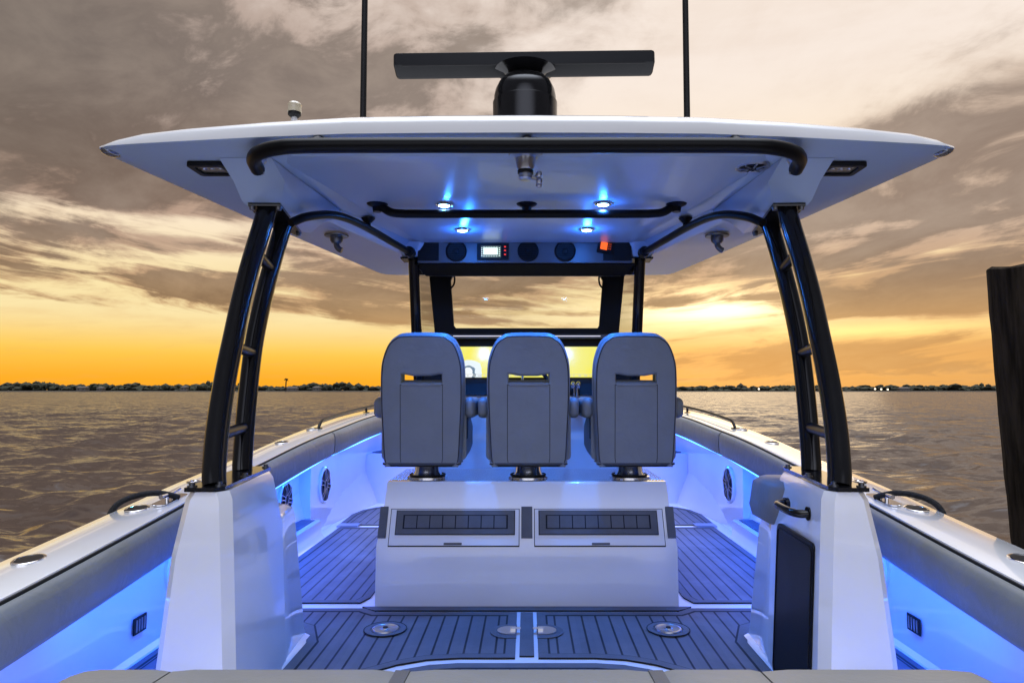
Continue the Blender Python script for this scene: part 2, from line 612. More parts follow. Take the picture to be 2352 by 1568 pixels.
def water():
    rad = [1.6]
    while rad[-1] < 2600:
        r = rad[-1]
        rad.append(r * 1.0135 + 0.004)
    rad = np.array(rad)
    th = np.concatenate([np.linspace(-68, 68, 520), np.linspace(70, 290, 90)]) * math.pi / 180
    rr, tt = np.meshgrid(rad, th, indexing='ij')
    xs, ys = rr * np.sin(tt), rr * np.cos(tt)
    zs = np.zeros_like(xs)
    rng = np.random.default_rng(3)
    dr = np.gradient(rad)[:, None]
    cell = np.maximum(dr, rr * (136 / 520) * math.pi / 180)
    for i in range(120):
        lam = 0.28 * (16.0 ** (i / 119.0))
        ang = R(195 + rng.normal(0, 36))
        k = 2 * math.pi / lam
        amp = 0.0066 * lam ** 0.62 * rng.uniform(0.5, 1.2)
        ph = rng.uniform(0, 6.28)
        fade = np.clip((lam / cell - 2.2) / 2.5, 0, 1)
        s = np.sin(k * (xs * math.sin(ang) + ys * math.cos(ang)) + ph)
        zs += amp * fade * (s + 0.25 * np.cos(2 * k * (xs * math.sin(ang) + ys * math.cos(ang)) + 2 * ph))
    nr, nt_ = xs.shape
    co = np.stack([xs, ys, zs], -1).reshape(-1, 3)
    idx = np.arange(nr * nt_).reshape(nr, nt_)
    nx = np.roll(idx, -1, axis=1)
    q = np.stack([idx[:-1], idx[1:], nx[1:], nx[:-1]], -1).reshape(-1, 4)
    me = bpy.data.meshes.new('water')
    me.vertices.add(len(co))
    me.vertices.foreach_set('co', co.ravel())
    me.loops.add(q.size)
    me.loops.foreach_set('vertex_index', q.ravel().astype(np.int32))
    me.polygons.add(len(q))
    me.polygons.foreach_set('loop_start', np.arange(0, q.size, 4, dtype=np.int32))
    me.polygons.foreach_set('loop_total', np.full(len(q), 4, dtype=np.int32))
    me.update(calc_edges=True)
    m = bpy.data.materials.new('bay_water')
    m.use_nodes = True
    T = NT(m.node_tree)
    b = m.node_tree.nodes['Principled BSDF']
    b.inputs['Base Color'].default_value = (0.052, 0.033, 0.025, 1)
    b.inputs['Roughness'].default_value = 0.20
    b.inputs['IOR'].default_value = 1.33
    co_ = T.n('ShaderNodeTexCoord').outputs['Object']
    x, y, z = T.sep(co_)
    v1 = T.vec(x * 0.8 + y * 0.25, y * 1.5, z)
    def ncol(vec, sc_, det):
        nd = T.n('ShaderNodeTexNoise')
        T.put(nd.inputs['Vector'], vec)
        nd.inputs['Scale'].default_value = sc_
        nd.inputs['Detail'].default_value = det
        nd.inputs['Roughness'].default_value = 0.62
        nd.inputs['Distortion'].default_value = 0.5
        return T.sep(nd.outputs['Color'])
    a1, a2, _ = ncol(v1, 0.9, 4)
    b1, b2, _ = ncol(v1, 3.4, 5)
    gx = (a1 - 0.5) * 0.45 + (b1 - 0.5) * 0.55
    gy = (a2 - 0.5) * 0.80 + (b2 - 0.5) * 1.15
    nrm = T.sep(T.n('ShaderNodeNewGeometry').outputs['Normal'])
    nv = T.n('ShaderNodeVectorMath', operation='NORMALIZE')
    inc = T.sep(T.n('ShaderNodeNewGeometry').outputs['Incoming'])   # visible wave facets lean toward whoever looks
    T.put(nv.inputs[0], T.vec(nrm[0] + gx + inc[0] * 0.085, nrm[1] + gy + inc[1] * 0.085, nrm[2]))
    m.node_tree.links.new(nv.outputs[0], b.inputs['Normal'])
    o = obj_me('water', me, m, loc=(0, 0, SEA), angle=180)
    tag(o, 'choppy brown bay water reflecting the golden dusk sky', kind='structure')


water()

SHORE_MAT = mat('far_foliage', (0.030, 0.034, 0.016), 0.9, vary=0.55, vscale=0.10)
SAND = mat('far_bank', (0.05, 0.042, 0.03), 0.95, vary=0.3, vscale=0.05)


def clump(bm, c, rx, ry, rz, sub=1):
    g = bmesh.ops.create_icosphere(bm, subdivisions=sub, radius=1.0)
    for v_ in g['verts']:
        n = v_.co.normalized()
        k = 1 + 0.28 * math.sin(n.x * 5.1 + c[0]) * math.sin(n.z * 6.3 + c[1]) + random.uniform(-0.18, 0.18)
        v_.co = Vector((c[0] + n.x * rx * k, c[1] + n.y * ry * k, c[2] + n.z * rz * k))


def shore():
    bm = BM()
    prof_l = [(-900, 26), (0, 24), (60, 28), (110, 26), (210, 20), (300, 24), (345, 20), (430, 17), (455, 29), (530, 28), (560, 18), (640, 17),
              (700, 22), (760, 26), (790, 29), (830, 22), (860, 17), (905, 17), (1100, 17), (1300, 16), (1560, 12), (1600, 15), (1700, 17), (1760, 14), (1850, 14),
              (1950, 12), (2000, 16), (2100, 15), (2200, 15), (2260, 20), (2352, 22), (3300, 22)]
    px = -900.0
    D = 640.0
    while px < 3300:
        hpx = interp(prof_l, px) * (random.uniform(0.55, 1.05) if random.random() > .10 else random.uniform(1.0, 1.25))
        base = aty(px, 898.5, D + random.uniform(0, 40))
        mpx = base.y / PF
        h = hpx * mpx * (0.86 if px < 900 else 0.98)
        wdt = random.uniform(2.2, 5.0)
        for _ in range(3):
            clump(bm, (base.x + random.uniform(-3, 3), base.y + random.uniform(-6, 14), SEA + h * random.uniform(0.25, 0.72)), wdt, wdt, h * random.uniform(0.22, 0.34))
        px += random.uniform(2.2, 5.2)
    o = obj('treeline', bm, SHORE_MAT, angle=20)
    tag(o, 'dark low line of trees along the far shore', kind='stuff')
    bm = BM()
    for D0, z1 in ((622, SEA + 0.9),):
        pts = [aty(px, 899, D0) for px in range(-1400, 3900, 50)]
        rings = [[(p.x, D0 + math.sin(p.x * .02) * 3, SEA - .3), (p.x, D0 + 2 + math.sin(p.x * .02) * 3, z1), (p.x, D0 + 260, z1 + 0.6)] for p in pts]
        loft(bm, rings, closed=False, cap=False)
    o = obj('shore_bank', bm, SAND)
    tag(o, 'low dark bank of the far shore', kind='structure')
    # pale waterfront houses
    HW = mat('pale_house_wall', (0.15, 0.135, 0.12), 0.8, vary=0.1)
    HR = mat('house_roof', (0.09, 0.075, 0.065), 0.8, vary=0.1)
    HG = mat('house_window', (0.03, 0.03, 0.035), 0.2)
    spec = [(190, 9, 3.0, 'long pale waterfront house with low roof, first from the open sea end'),
            (232, 5, 2.6, 'small pale boathouse beside the long waterfront house'),
            (424, 5, 3.4, 'boxy pale house standing alone below the rounded tree clump'),
            (575, 9, 3.0, 'wide pale house just before the tall palm on the shore'),
            (672, 9, 2.6, 'low flat pale house at the foot of the tall palm'),
            (728, 6, 3.0, 'pale gabled house past the tall palm toward the T-top leg'),
            (1890, 8, 2.4, 'low grey house seen just outside the starboard T-top leg'),
            (2076, 9, 2.4, 'low grey waterfront house beside the shore lamps')]
    for i, (px, w, h, lab) in enumerate(spec):
        p = aty(px, 898, 616 if px < 1500 else 618)
        t = empty('waterfront_house', loc=(p.x, p.y, SEA + 0.6), rot=(0, 0, random.uniform(-.2, .2)))
        tag(t, lab, 'house', 'houses on the far shore')
        b_ = BM()
        box(b_, -w / 2, w / 2, -2.5, 2.5, 0, h)
        obj('wall', b_, HW, t)
        b_ = BM()
        loft(b_, [[(-w / 2 - .4, -3, h), (w / 2 + .4, -3, h), (w / 2 + .4, 3, h), (-w / 2 - .4, 3, h)],
                  [(-w / 2 + 1, -.1, h + 1.3), (w / 2 - 1, -.1, h + 1.3), (w / 2 - 1, .1, h + 1.3), (-w / 2 + 1, .1, h + 1.3)]])
        obj('roof', b_, HR, t)
        for k in range(2):
            b_ = BM()
            box(b_, -w / 4 + k * w / 2 - .5, -w / 4 + k * w / 2 + .5, -2.56, -2.51, h * .35, h * .75)
            obj('window', b_, HG, t)
    # tall palm
    p = aty(656, 898, 618)
    t = empty('tall_palm_tree', loc=(p.x, p.y, SEA + .5))
    tag(t, 'single tall palm standing above the far treeline', 'palm tree')
    b_ = BM()
    tube(b_, spline([(0, 0, 0), (.1, 0, 5), (.35, 0, 10.3)], 4), 0.55, 8)
    obj('trunk', b_, mat('palm_trunk', (0.035, 0.028, 0.02), 0.9, vary=0.2), t)
    b_ = BM()
    for k in range(26):
        a, e = random.uniform(0, 6.28), random.uniform(-0.5, 1.2)
        d = Vector((math.cos(a) * math.cos(e), math.sin(a) * math.cos(e), math.sin(e)))
        q0 = Vector((.35, 0, 10.6))
        q1 = q0 + d * 1.2
        q2 = q0 + d * 2.2 + Vector((0, 0, -0.9))
        s_ = d.cross(Vector((0, 0, 1))).normalized() * 0.35
        vs = [b_.verts.new(x_) for x_ in (q0 - s_ * .3, q1 - s_, q2, q1 + s_, q0 + s_ * .3)]
        b_.faces.new(vs)
    obj('crown', b_, SHORE_MAT, t)
    # shore lamps at dusk
    LAMP = emit('warm_shore_lamp', (1.0, 0.85, 0.6), 3.0)
    POLE = mat('lamp_pole', (0.03, 0.03, 0.03), 0.6)
    lamps = [(2010, 893, 'pole lamp burning on the far shore, first of the bright row'), (2024, 893.5, 'pole lamp burning in the middle of the bright row'),
             (2039, 894, 'brightest pole lamp on the far shore, last of the bright row'), (1743, 893, 'single faint lamp on the shore behind the T-top leg')]
    for px, py, lab in lamps:
        p = aty(px, py, 612)
        t = empty('shore_lamp', loc=(p.x, p.y, SEA + .2))
        tag(t, lab, 'lamp', 'lit lamps on the far shore')
        zz_ = p.z - SEA - .2
        b_ = BM()
        tube(b_, [(0, 0.5, 0), (0, 0.5, zz_)], 0.09, 6)
        obj('pole', b_, POLE, t)
        b_ = BM()
        lathe(b_, [(0, -.8), (.6, -.5), (.8, 0), (.6, .5), (0, .8)], 10, org=(0, 0, zz_))
        obj('lamp_globe', b_, LAMP, t)


shore()

# ------------------------------------------------------------------ dock piling
pm = mat('weathered_piling', (0.030, 0.023, 0.016), 0.95, spec=0.05, bump=1.0, bscale=6, vary=0.6, vscale=4, stretch=(7, 7, 0.7))
bm = BM()
rings = []
Yp = 3.35
for k in range(15):
    t = k / 14
    y = 1290 + (618 - 1290) * t
    cl_ = aty(2346 - 65 * t, y, Yp)
    r_ = 0.185 + 0.003 * math.sin(k * 1.7)
    rings.append([(cl_.x + r_ + r_ * math.cos(a) * (1 + 0.02 * math.sin(5 * a + k * .3) + 0.018 * math.sin(13 * a + k * .15) + 0.012 * math.sin(k * 2.3 + 2 * a)), Yp + r_ * math.sin(a), cl_.z + (0.012 * math.sin(3 * a) if k == 14 else 0)) for a in [2 * math.pi * j / 28 for j in range(28)]])
b0 = [(x + (x - rings[0][0][0]) * 0 + 0.05, y, SEA - 1.5) for x, y, z in rings[0]]
rings.insert(0, b0)
last = rings[-1]
cx = sum(p[0] for p in last) / len(last)
rings.append([(cx + (x - cx) * 0.9, Yp + (y - Yp) * 0.9, z + 0.012) for x, y, z in last])
loft(bm, rings)
o = obj('dock_piling', bm, pm, angle=50)
tag(o, 'dark weathered wooden dock piling leaning beside the boat', 'piling')

# ================================================================== THE BOAT
boat = empty('centre_console_boat')
tag(boat, 'white open fishing boat with hardtop, three grey helm seats and blue cockpit lights', 'boat')

OUT = [(0.3, 1.84), (2.0, 1.90), (4.5, 1.91), (6.2, 1.90), (6.9, 1.87), (7.7, 1.78), (8.6, 1.58), (9.6, 1.22), (10.5, 0.75), (11.2, 0.25), (11.4, 0.04)]
INN = [(0.3, 1.57), (2.1, 1.62), (3.2, 1.65), (4.5, 1.68), (5.3, 1.665), (5.75, 1.64), (6.75, 1.59), (7.7, 1.48), (8.6, 1.30), (9.6, 0.98), (10.5, 0.52), (11.0, 0.1), (11.4, 0.02)]
ZG = [(0.3, 0.45), (2.0, 0.545), (2.46, 0.579), (3.13, 0.638), (3.69, 0.691), (4.41, 0.746), (5.2, 0.815), (6.05, 0.877), (6.8, 0.926), (7.7, 0.969), (9, 1.01), (11.4, 1.06)]
fo = lambda y: smooth_interp(OUT, y) * .988
fi = lambda y: smooth_interp(INN, y) * .988
fz = lambda y: smooth_interp(ZG, y)
LIN = [(0.3, 1.75), (6.6, 1.76), (7.2, 1.72), (7.8, 1.62), (8.6, 1.42), (9.6, 1.05), (10.5, 0.55), (11.2, 0.06)]
fl = lambda y: min(interp(LIN, y), fo(y) - 0.03)

ys = [0.3 + 0.12 * i for i in range(int((11.4 - 0.3) / 0.12) + 1)]
# hull sides and bottom
bm = BM()
rings = []
for y in ys:
    o_, z_ = fo(y), fz(y)
    w = max(0.0, 1 - ((y - 0.3) / 11.2) ** 3)
    rings.append([(-o_, y, z_ - 0.02), (-o_ - 0.015, y, z_ - 0.07), (-o_ * 0.992, y, z_ - 0.4), (-o_ * 0.965 * w - .01, y, SEA - 0.1), (0, y, SEA - 0.5 * w - .1),
                  (o_ * 0.965 * w + .01, y, SEA - 0.1), (o_ * 0.992, y, z_ - 0.4), (o_ + 0.015, y, z_ - 0.07), (o_, y, z_ - 0.02)])
loft(bm, rings, closed=False, cap=False)
vs = [v_ for v_ in bm.verts if abs(v_.co.y - 0.3) < 1e-4]
bm.faces.new(sorted(vs, key=lambda q: math.atan2(q.co.z, q.co.x)))
obj('hull', bm, GEL, boat)

for s in (-1, 1):
    # gunwale cap: rounded lip, flat top, little step down to the bolster
    bm = BM()
    rings = []
    for y in ys:
        o_, i_, z_ = fo(y), fi(y), fz(y)
        sec = [(o_ + .012, z_ - .07), (o_ + .012, z_ - .028), (o_ + .004, z_ - .010), (o_ - .015, z_), (i_ + .012, z_ + .004), (i_ + .002, z_ + .001), (i_, z_ - .006), (i_, z_ - .05),
               (o_ - .03, z_ - .07)]
        rings.append([(s * x, y, z) for x, z in sec])
    loft(bm, rings)
    obj('gunwale', bm, GEL, boat, angle=40)
    bm = BM()
    loft(bm, [[(s * (fi(y) + dx), y, fz(y) + dz) for dx, dz in ((.004, -.004), (-.006, -.004), (-.006, -.03), (.004, -.03))] for y in ys])
    obj('gunwale_seam', bm, PIPE, boat)
    # coaming bolsters
    for y0, y1 in ((0.55, 5.66), (5.68, 10.4)):
        bm = BM()
        rings = []
        n = max(6, int((y1 - y0) / 0.12))
        for k in range(n + 1):
            y = y0 + (y1 - y0) * k / n
            i_, z_ = fi(y), fz(y)
            e = 0.75 if k in (0, n) else 1.0
            b_ = 0.055 * e
            sec = [(i_ - .007, z_ - .030), (i_ - .012, z_ - .012), (i_ - .026 * e, z_ - .010), (i_ - .046 * e, z_ - .022), (i_ - .058 * e, z_ - .05), (i_ - .060 * e, z_ - .11), (i_ - .055 * e, z_ - .165),
                   (i_ - .03 * e, z_ - .197), (i_ + .01, z_ - .203), (i_ + .05, z_ - .20), (i_ + .05, z_ - .05)]
            rings.append([(s * x, y, z) for x, z in sec])
        loft(bm, rings)
        obj('coaming_bolster', bm, VINYL, boat, angle=50)
    # inner liner wall with the recessed pocket
    bm = BM()
    rings = []
    PK0, PK1 = 3.75, 5.62
    for y in sorted(set(ys + [PK0 - .001, PK0, PK1, PK1 + .001])):
        if y > 11.1:
            continue
        L = fl(y)
        if PK0 <= y <= PK1:
            a, b_ = fo(y) - .035, 1.665
            sec = [(fo(y) - .03, fz(y) - .07), (a, fz(y) - .09), (a, 0.30), (a, 0.17), (a - .005, .148), (b_ + .02, .146), (b_, .135), (b_ - .004, .03), (b_ - .03, 0.001)]
        else:
            sec = [(fo(y) - .03, fz(y) - .07), (L, fz(y) - .09), (L, 0.30), (L - .005, .2), (L - .005, .15), (L - .005, .12), (L - .008, .06), (L - .012, .02), (L - .035, 0.001)]
        rings.append([(s * max(x, 0.01), y, z) for x, z in sec])
    loft(bm, rings, closed=False, cap=False)
    obj('cockpit_liner', bm, GEL, boat, angle=40)
    # pocket floor mat
    bm = BM()
    prism(bm, [(s * 1.845, 3.8), (s * 1.70, 3.8), (s * 1.70, 5.56), (s * 1.845, 5.56)], .147, .153)
    obj('pocket_mat', bm, PAD, boat)

# sole
bm = BM()
rings = [[(-fl(y) + .03, y, 0.0), (fl(y) - .03, y, 0.0)] for y in ys if y < 10.8]
loft(bm, rings, closed=False, cap=False)
obj('cockpit_floor', bm, GELM, boat)

# bow platform
bm = BM()
yy = [7.3 + .15 * i for i in range(23)]
rings = [[(-max(fl(y) - .002, .05), y, 0.0), (-max(fl(y) - .002, .05), y, 0.5), (-max(fl(y) - .03, .03), y, .52), (max(fl(y) - .03, .03), y, .52), (max(fl(y) - .002, .05), y, .5), (max(fl(y) - .002, .05), y, 0)] for y in yy]
loft(bm, rings)
obj('bow_platform', bm, GEL, boat, bevel=0.02)
for s in (-1, 1):
    bm = BM()
    poly = [(s * 0.55, 7.34), (s * (fl(7.34) - .05), 7.34)] + [(s * (fl(y) - .06), y) for y in (7.6, 8.0, 8.4, 8.9, 9.4)] + [(s * .55, 9.4)]
    prism(bm, poly, .521, .532)
    obj('bow_cushion', bm, PAD, boat, bevel=.003)

# ------------------------------------------------------------------ floor pads
DECKPADS = []


def pad(poly, border=0.045, planks=True, h=0.009, name='deck_pad', groove=0.010):
    bm = BM()
    poly = [(p[0], p[1]) for p in poly]
    ar = sum(a[0] * b[1] - b[0] * a[1] for a, b in zip(poly, poly[1:] + poly[:1]))
    if ar < 0:
        poly = poly[::-1]
    f = bm.faces.new([bm.verts.new((x, y, h)) for x, y in poly])
    f.normal_update()
    f.material_index = 0
    edge = [e for e in f.edges]
    r = bmesh.ops.extrude_edge_only(bm, edges=edge)
    nv = [g for g in r['geom'] if isinstance(g, bmesh.types.BMVert)]
    for v_ in nv:
        v_.co.z = 0.001
    for g in r['geom']:
        if isinstance(g, bmesh.types.BMFace):
            g.material_index = 1
    bm.faces.ensure_lookup_table()
    side = [g for g in bm.faces if g is not f]
    for g in side:
        g.material_index = 1
    if planks:
        bmesh.ops.inset_region(bm, faces=[f], thickness=border, use_even_offset=True)
        r2 = bmesh.ops.inset_region(bm, faces=[f], thickness=groove, use_even_offset=True, depth=-0.003)
        for g in r2['faces']:
            g.material_index = 1
        f.material_index = 2
    o = obj(name, bm, [PAD, GROOVE, PLANK], boat, angle=30)
    DECKPADS.append(o)
    return o


def arc(cx, cy, r, a0, a1, k=8):
    return [(cx + r * math.cos(R(a0 + (a1 - a0) * i / k)), cy + r * math.sin(R(a0 + (a1 - a0) * i / k))) for i in range(k + 1)]


def mir(poly, s):
    return [(s * x, y) for x, y in poly]


for s in (-1, 1):
    # walkway beside the seat base
    pad(mir([(0.93, 3.90), (1.62, 3.90), (1.62, 5.95), (1.60, 6.0), (0.80, 6.0), (0.80, 4.75), (0.895, 4.65), (0.895, 4.0)], s))
    # forward walkway, rounded at the bow platform
    pad(mir([(0.80, 6.10), (1.655, 6.10), (1.665, 6.6)] + [(1.62, 6.85), (1.52, 7.0), (1.36, 7.1), (1.15, 7.16), (0.80, 7.17)], s))
    # after panel beside the pedestal: boundary curves round the stern channel
    curve = [(0.052, 3.115), (0.30, 3.115), (0.44, 3.095), (0.56, 3.04), (0.66, 2.96), (0.74, 2.86), (0.80, 2.76)]
    pad(mir(curve + [(1.0, 2.74), (1.035, 2.80), (1.035, 3.30), (1.11, 3.50), (1.20, 3.56), (1.62, 3.56), (1.62, 3.80), (0.88, 3.80), (0.84, 3.765), (0.80, 3.735), (0.052, 3.735)], s))
    # strip between pedestal and gunwale
    pad(mir([(1.42, 1.7), (1.695, 1.7), (1.695, 3.46), (1.42, 3.46)], s), border=0.03)
# border strip at the foot of the seat base and the centre strip
pad([(-0.90, 3.83), (-0.86, 3.79), (-0.82, 3.765), (0.82, 3.765), (0.86, 3.79), (0.90, 3.83)], planks=False, name='foot_strip')
pad([(-.033, 3.14), (.033, 3.14), (.033, 3.74), (-.033, 3.74)], planks=False, name='centre_strip', h=.007)
cu = [(-0.92, 2.3), (-0.88, 2.5), (-0.80, 2.68), (-0.71, 2.82), (-0.62, 2.92), (-0.52, 2.99), (-0.42, 3.035), (-.30, 3.055), (.30, 3.055), (.42, 3.035), (.52, 2.99), (.62, 2.92), (.71, 2.82), (.80, 2.68), (.88, 2.5), (.92, 2.3)]
pad(cu, border=.05, planks=True)

for s in (-1, 1):
    # round drain latch with its ring of foam
    bm = BM()
    cx, cy = s * 0.70, 3.47
    lathe(bm, [(0, .0095), (.105, .0095), (.105, .0125), (.098, .0135), (.075, .0135), (.074, .010), (0, .010)], 36, org=(cx, cy, 0))
    t = obj('deck_latch', bm, PAD, boat)
    bm = BM()
    lathe(bm, [(0, .011), (.066, .011), (.064, .017), (.056, .0185), (.050, .015), (.022, .0145), (.018, .019), (.0, .019)], 32, org=(cx, cy, 0))
    obj('latch_plate', bm, STEEL, t)
    bm = BM()
    lathe(bm, [(0, .018), (.013, .018), (.012, .0225), (0, .0225)], 16, org=(cx, cy, 0))
    obj('latch_key', bm, BLACKM, t)
    bm = BM()
    tube(bm, arc3 := [(cx + .104 * math.cos(a), cy + .104 * math.sin(a), .012) for a in [2 * math.pi * j / 40 for j in range(40)]], .0028, 6, closed=True)
    obj('latch_groove', bm, GROOVE, t)
    # half round slam latch at the centre strip
    cx, cy = s * 0.085, 3.44
    bm = BM()
    pts = [(cx - s * .035, cy - .095)] + [(cx + s * .095 * math.cos(R(a)), cy + .095 * math.sin(R(a))) for a in range(-80, 81, 10)] + [(cx - s * .035, cy + .095)]
    prism(bm, pts, .0095, .0125)
    t = obj('hatch_latch', bm, PAD, boat)
    bm = BM()
    pts = [(cx - s * .03, cy - .055)] + [(cx + s * .06 * math.cos(R(a)), cy + .055 * math.sin(R(a))) for a in range(-80, 81, 10)] + [(cx - s * .03, cy + .055)]
    prism(bm, pts, .0125, .0175)
    obj('latch_plate', bm, STEEL, t, bevel=.002)
    bm = BM()
    box(bm, cx - .055, cx - .005, cy - .012, cy + .012, .0175, .027) if s > 0 else box(bm, cx + .005, cx + .055, cy - .012, cy + .012, .0175, .027)
    obj('latch_handle', bm, CHROME, t, bevel=.004)
    # small hinge at the walkway panel edge
    bm = BM()
    box(bm, s * 1.55 - .09, s * 1.55 + .09, 5.98, 6.10, .009, .022)
    obj('floor_hinge', bm, STEEL, boat, bevel=.004)
    # flush outlet on the liner
    bm = BM()
    q = s * 1.742
    box(bm, min(q, q - s * .006), max(q, q - s * .006), 3.10, 3.20, .105, .178)
    t = obj('wall_outlet', bm, BLACKM, boat, bevel=.003)
    bm = BM()
    for k in range(4):
        a = q - s * .0062
        box(bm, min(a, a - s * .003), max(a, a - s * .003), 3.112 + .021 * k, 3.122 + .021 * k, .115, .168)
    obj('outlet_grille', bm, STEEL, t)

# ------------------------------------------------------------------ gunwale fittings
rod_px = [(66, 1285), (315, 1168), (647, 1016), (717, 985)]
for s in (-1, 1):
    for px, py in rod_px:
        # find the point of the gunwale top under this place
        Yg = 2.0
        for _ in range(40):
            q = aty(px, py, Yg)
            Yg += (q.z - fz(Yg) - .003) * 1.6 if abs(q.z - fz(Yg)) > 1e-4 else 0
        q = aty(px, py, Yg)
        sl = math.atan((fz(Yg + .2) - fz(Yg - .2)) / .4)
        t = empty('rod_holder', boat, loc=(s * -q.x, Yg, fz(Yg) + .004), rot=(sl, 0, 0))
        bm = BM()
        ring = [(0.050 * math.cos(a), 0.060 * math.sin(a)) for a in [2 * math.pi * j / 32 for j in range(32)]]
        rr_ = lambda k, z: [(x * k, y * k, z) for x, y in ring]
        loft(bm, [rr_(1, -.004), rr_(1, .002), rr_(.95, .004), rr_(.84, .004), rr_(.80, .001)], cap=False)
        obj('rim', bm, CHROME, t)
        bm = BM()
        loft(bm, [rr_(.82, .0028), rr_(.74, .0034), rr_(.2, .0036)])
        obj('socket', bm, BLACKM, t)

    # pull-up cleat, small filler cap
    yc = 3.33
    t = empty('cleat', boat, loc=(s * 1.715, yc, fz(yc) + .004), rot=(.08, 0, 0))
    bm = BM()
    prism(bm, rrect(.075, .24, .035), 0, .006)
    obj('cleat_base', bm, CHROME, t, bevel=.002)
    bm = BM()
    tube(bm, spline([(0, -.085, .035), (0, -.04, .032), (0, .04, .032), (0, .085, .035)], 4), .011, 10)
    for dy in (-.03, .03):
        tube(bm, [(0, dy, .003), (0, dy, .032)], .009, 10)
    obj('cleat_horn', bm, CHROME, t)
    bm = BM()
    yf = 3.72
    lathe(bm, [(0, -.003), (.04, -.003), (.038, .005), (.028, .006), (.026, .003), (0, .003)], 24, org=(s * 1.79, yf, fz(yf) + .004))
    obj('filler_cap', bm, CHROME, boat)

    # bow rail
    bm = BM()
    path = []
    yr = [5.98 + .25 * i for i in range(18)]
    for y in yr:
        path.append((s * ((fo(y) + fi(y)) / 2 + .02), y, fz(y) + .060))
    st = (path[0][0], 5.82, fz(5.82) + .003)
    tube(bm, spline([st, (path[0][0], 5.86, fz(5.86) + .035), (path[0][0], 5.92, fz(5.92) + .056)] + path, 4), .0125, 10)
    t = obj('bow_rail', bm, RAILB, boat)
    bm = BM()
    lathe(bm, [(0, 0), (.035, 0), (.034, .006), (0, .006)], 18, org=(st[0], st[1], fz(5.82) + .004))
    obj('rail_foot', bm, BLACK, t)
    for i in (5, 10, 15):
        bm = BM()
        x_, y_, z_ = path[i]
        tube(bm, [(x_, y_, fz(y_) + .003), (x_, y_, z_)], .012, 10)
        lathe(bm, [(0, 0), (.035, 0), (.034, .006), (0, .006)], 18, org=(x_, y_, fz(y_) + .004))
        obj('rail_stanchion', bm, BLACK, t)


# ------------------------------------------------------------------ speakers in the liner
def speaker(loc, s, r):
    """disc facing inboard (-s x)"""
    t = empty('speaker', boat, loc=loc, rot=(0, R(-90 * s), 0))
    bm = BM()
    lathe(bm, [(r * 1.0, -.01), (r * 1.10, -.01), (r * 1.10, .006), (r * 1.02, .014), (r * .95, .010), (r * .95, -.01)], 40)
    obj('speaker_ring', bm, GEL, t)
    bm = BM()
    lathe(bm, [(0, -.004), (r * .96, -.004), (r * .95, .008), (r * .80, .006), (r * .3, -.002), (r * .26, .006), (0, .012)], 36)
    obj('speaker_cone', bm, BLACKM, t)
    for k in range(6):
        a = R(60 * k + 15)
        bm = BM()
        for da in (-.16, .16):
            c_, s_ = math.cos(a + da), math.sin(a + da)
            c2, s2 = math.cos(a + da * 2.4), math.sin(a + da * 2.4)
            tube(bm, [(c2 * r * .30, s2 * r * .30, .012), (c_ * r * .62, s_ * r * .62, .019), (c_ * r * .93, s_ * r * .93, .012)], .0038, 6)
        tube(bm, [(math.cos(a - .16) * r * .93, math.sin(a - .16) * r * .93, .012), (math.cos(a) * r * .95, math.sin(a) * r * .95, .012), (math.cos(a + .16) * r * .93, math.sin(a + .16) * r * .93, .012)], .0035, 6)
        obj('grille_spoke', bm, STEEL, t)
    bm = BM()
    tube(bm, [(math.cos(a) * r * .27, math.sin(a) * r * .27, .013) for a in [2 * math.pi * j / 24 for j in range(24)]], .004, 6, closed=True)
    obj('dust_cap_ring', bm, STEEL, t)
    return t


for s in (-1, 1):
    speaker((s * (fl(5.99) - .008), 5.99, .372), s, .145)
    speaker((s * (fo(5.28) - .045), 5.28, .355), s, .130)
    speaker((s * (fl(2.62) - .008), 3.50, .31), s, .12)

# ------------------------------------------------------------------ under-gunwale LED strips
BLUE = (0.0, 0.098, 1.0)
for s in (-1, 1):
    for y0, y1, e in ((0.9, 2.35, 4.6), (2.55, 3.7, 8), (3.8, 5.6, 26), (5.75, 7.2, 11), (7.3, 8.6, 7)):
        p0 = Vector((s * (fi(y0) + .005), y0, fz(y0) - .207))
        p1 = Vector((s * (fi(y1) + .005), y1, fz(y1) - .207))
        bm = BM()
        tube(bm, [p0, p1], .007, 8)
        strip = obj('light_strip', bm, STRIPM, boat)
        ty = (p1 - p0).normalized()
        dn = (Vector((-s * math.sin(R(12)), 0, -math.cos(R(12)))))
        zx = -(dn - ty * dn.dot(ty)).normalized()
        xx = ty.cross(zx)
        lo_ = light('gunwale_light', 'AREA', (0, 0, 0), e, BLUE, parent=boat, shape='RECTANGLE', size=.03, size_y=(p1 - p0).length)
        mw = Matrix((xx, ty, zx)).transposed().to_4x4()
        mw.translation = (p0 + p1) / 2 + dn * .012
        lo_.matrix_local = mw

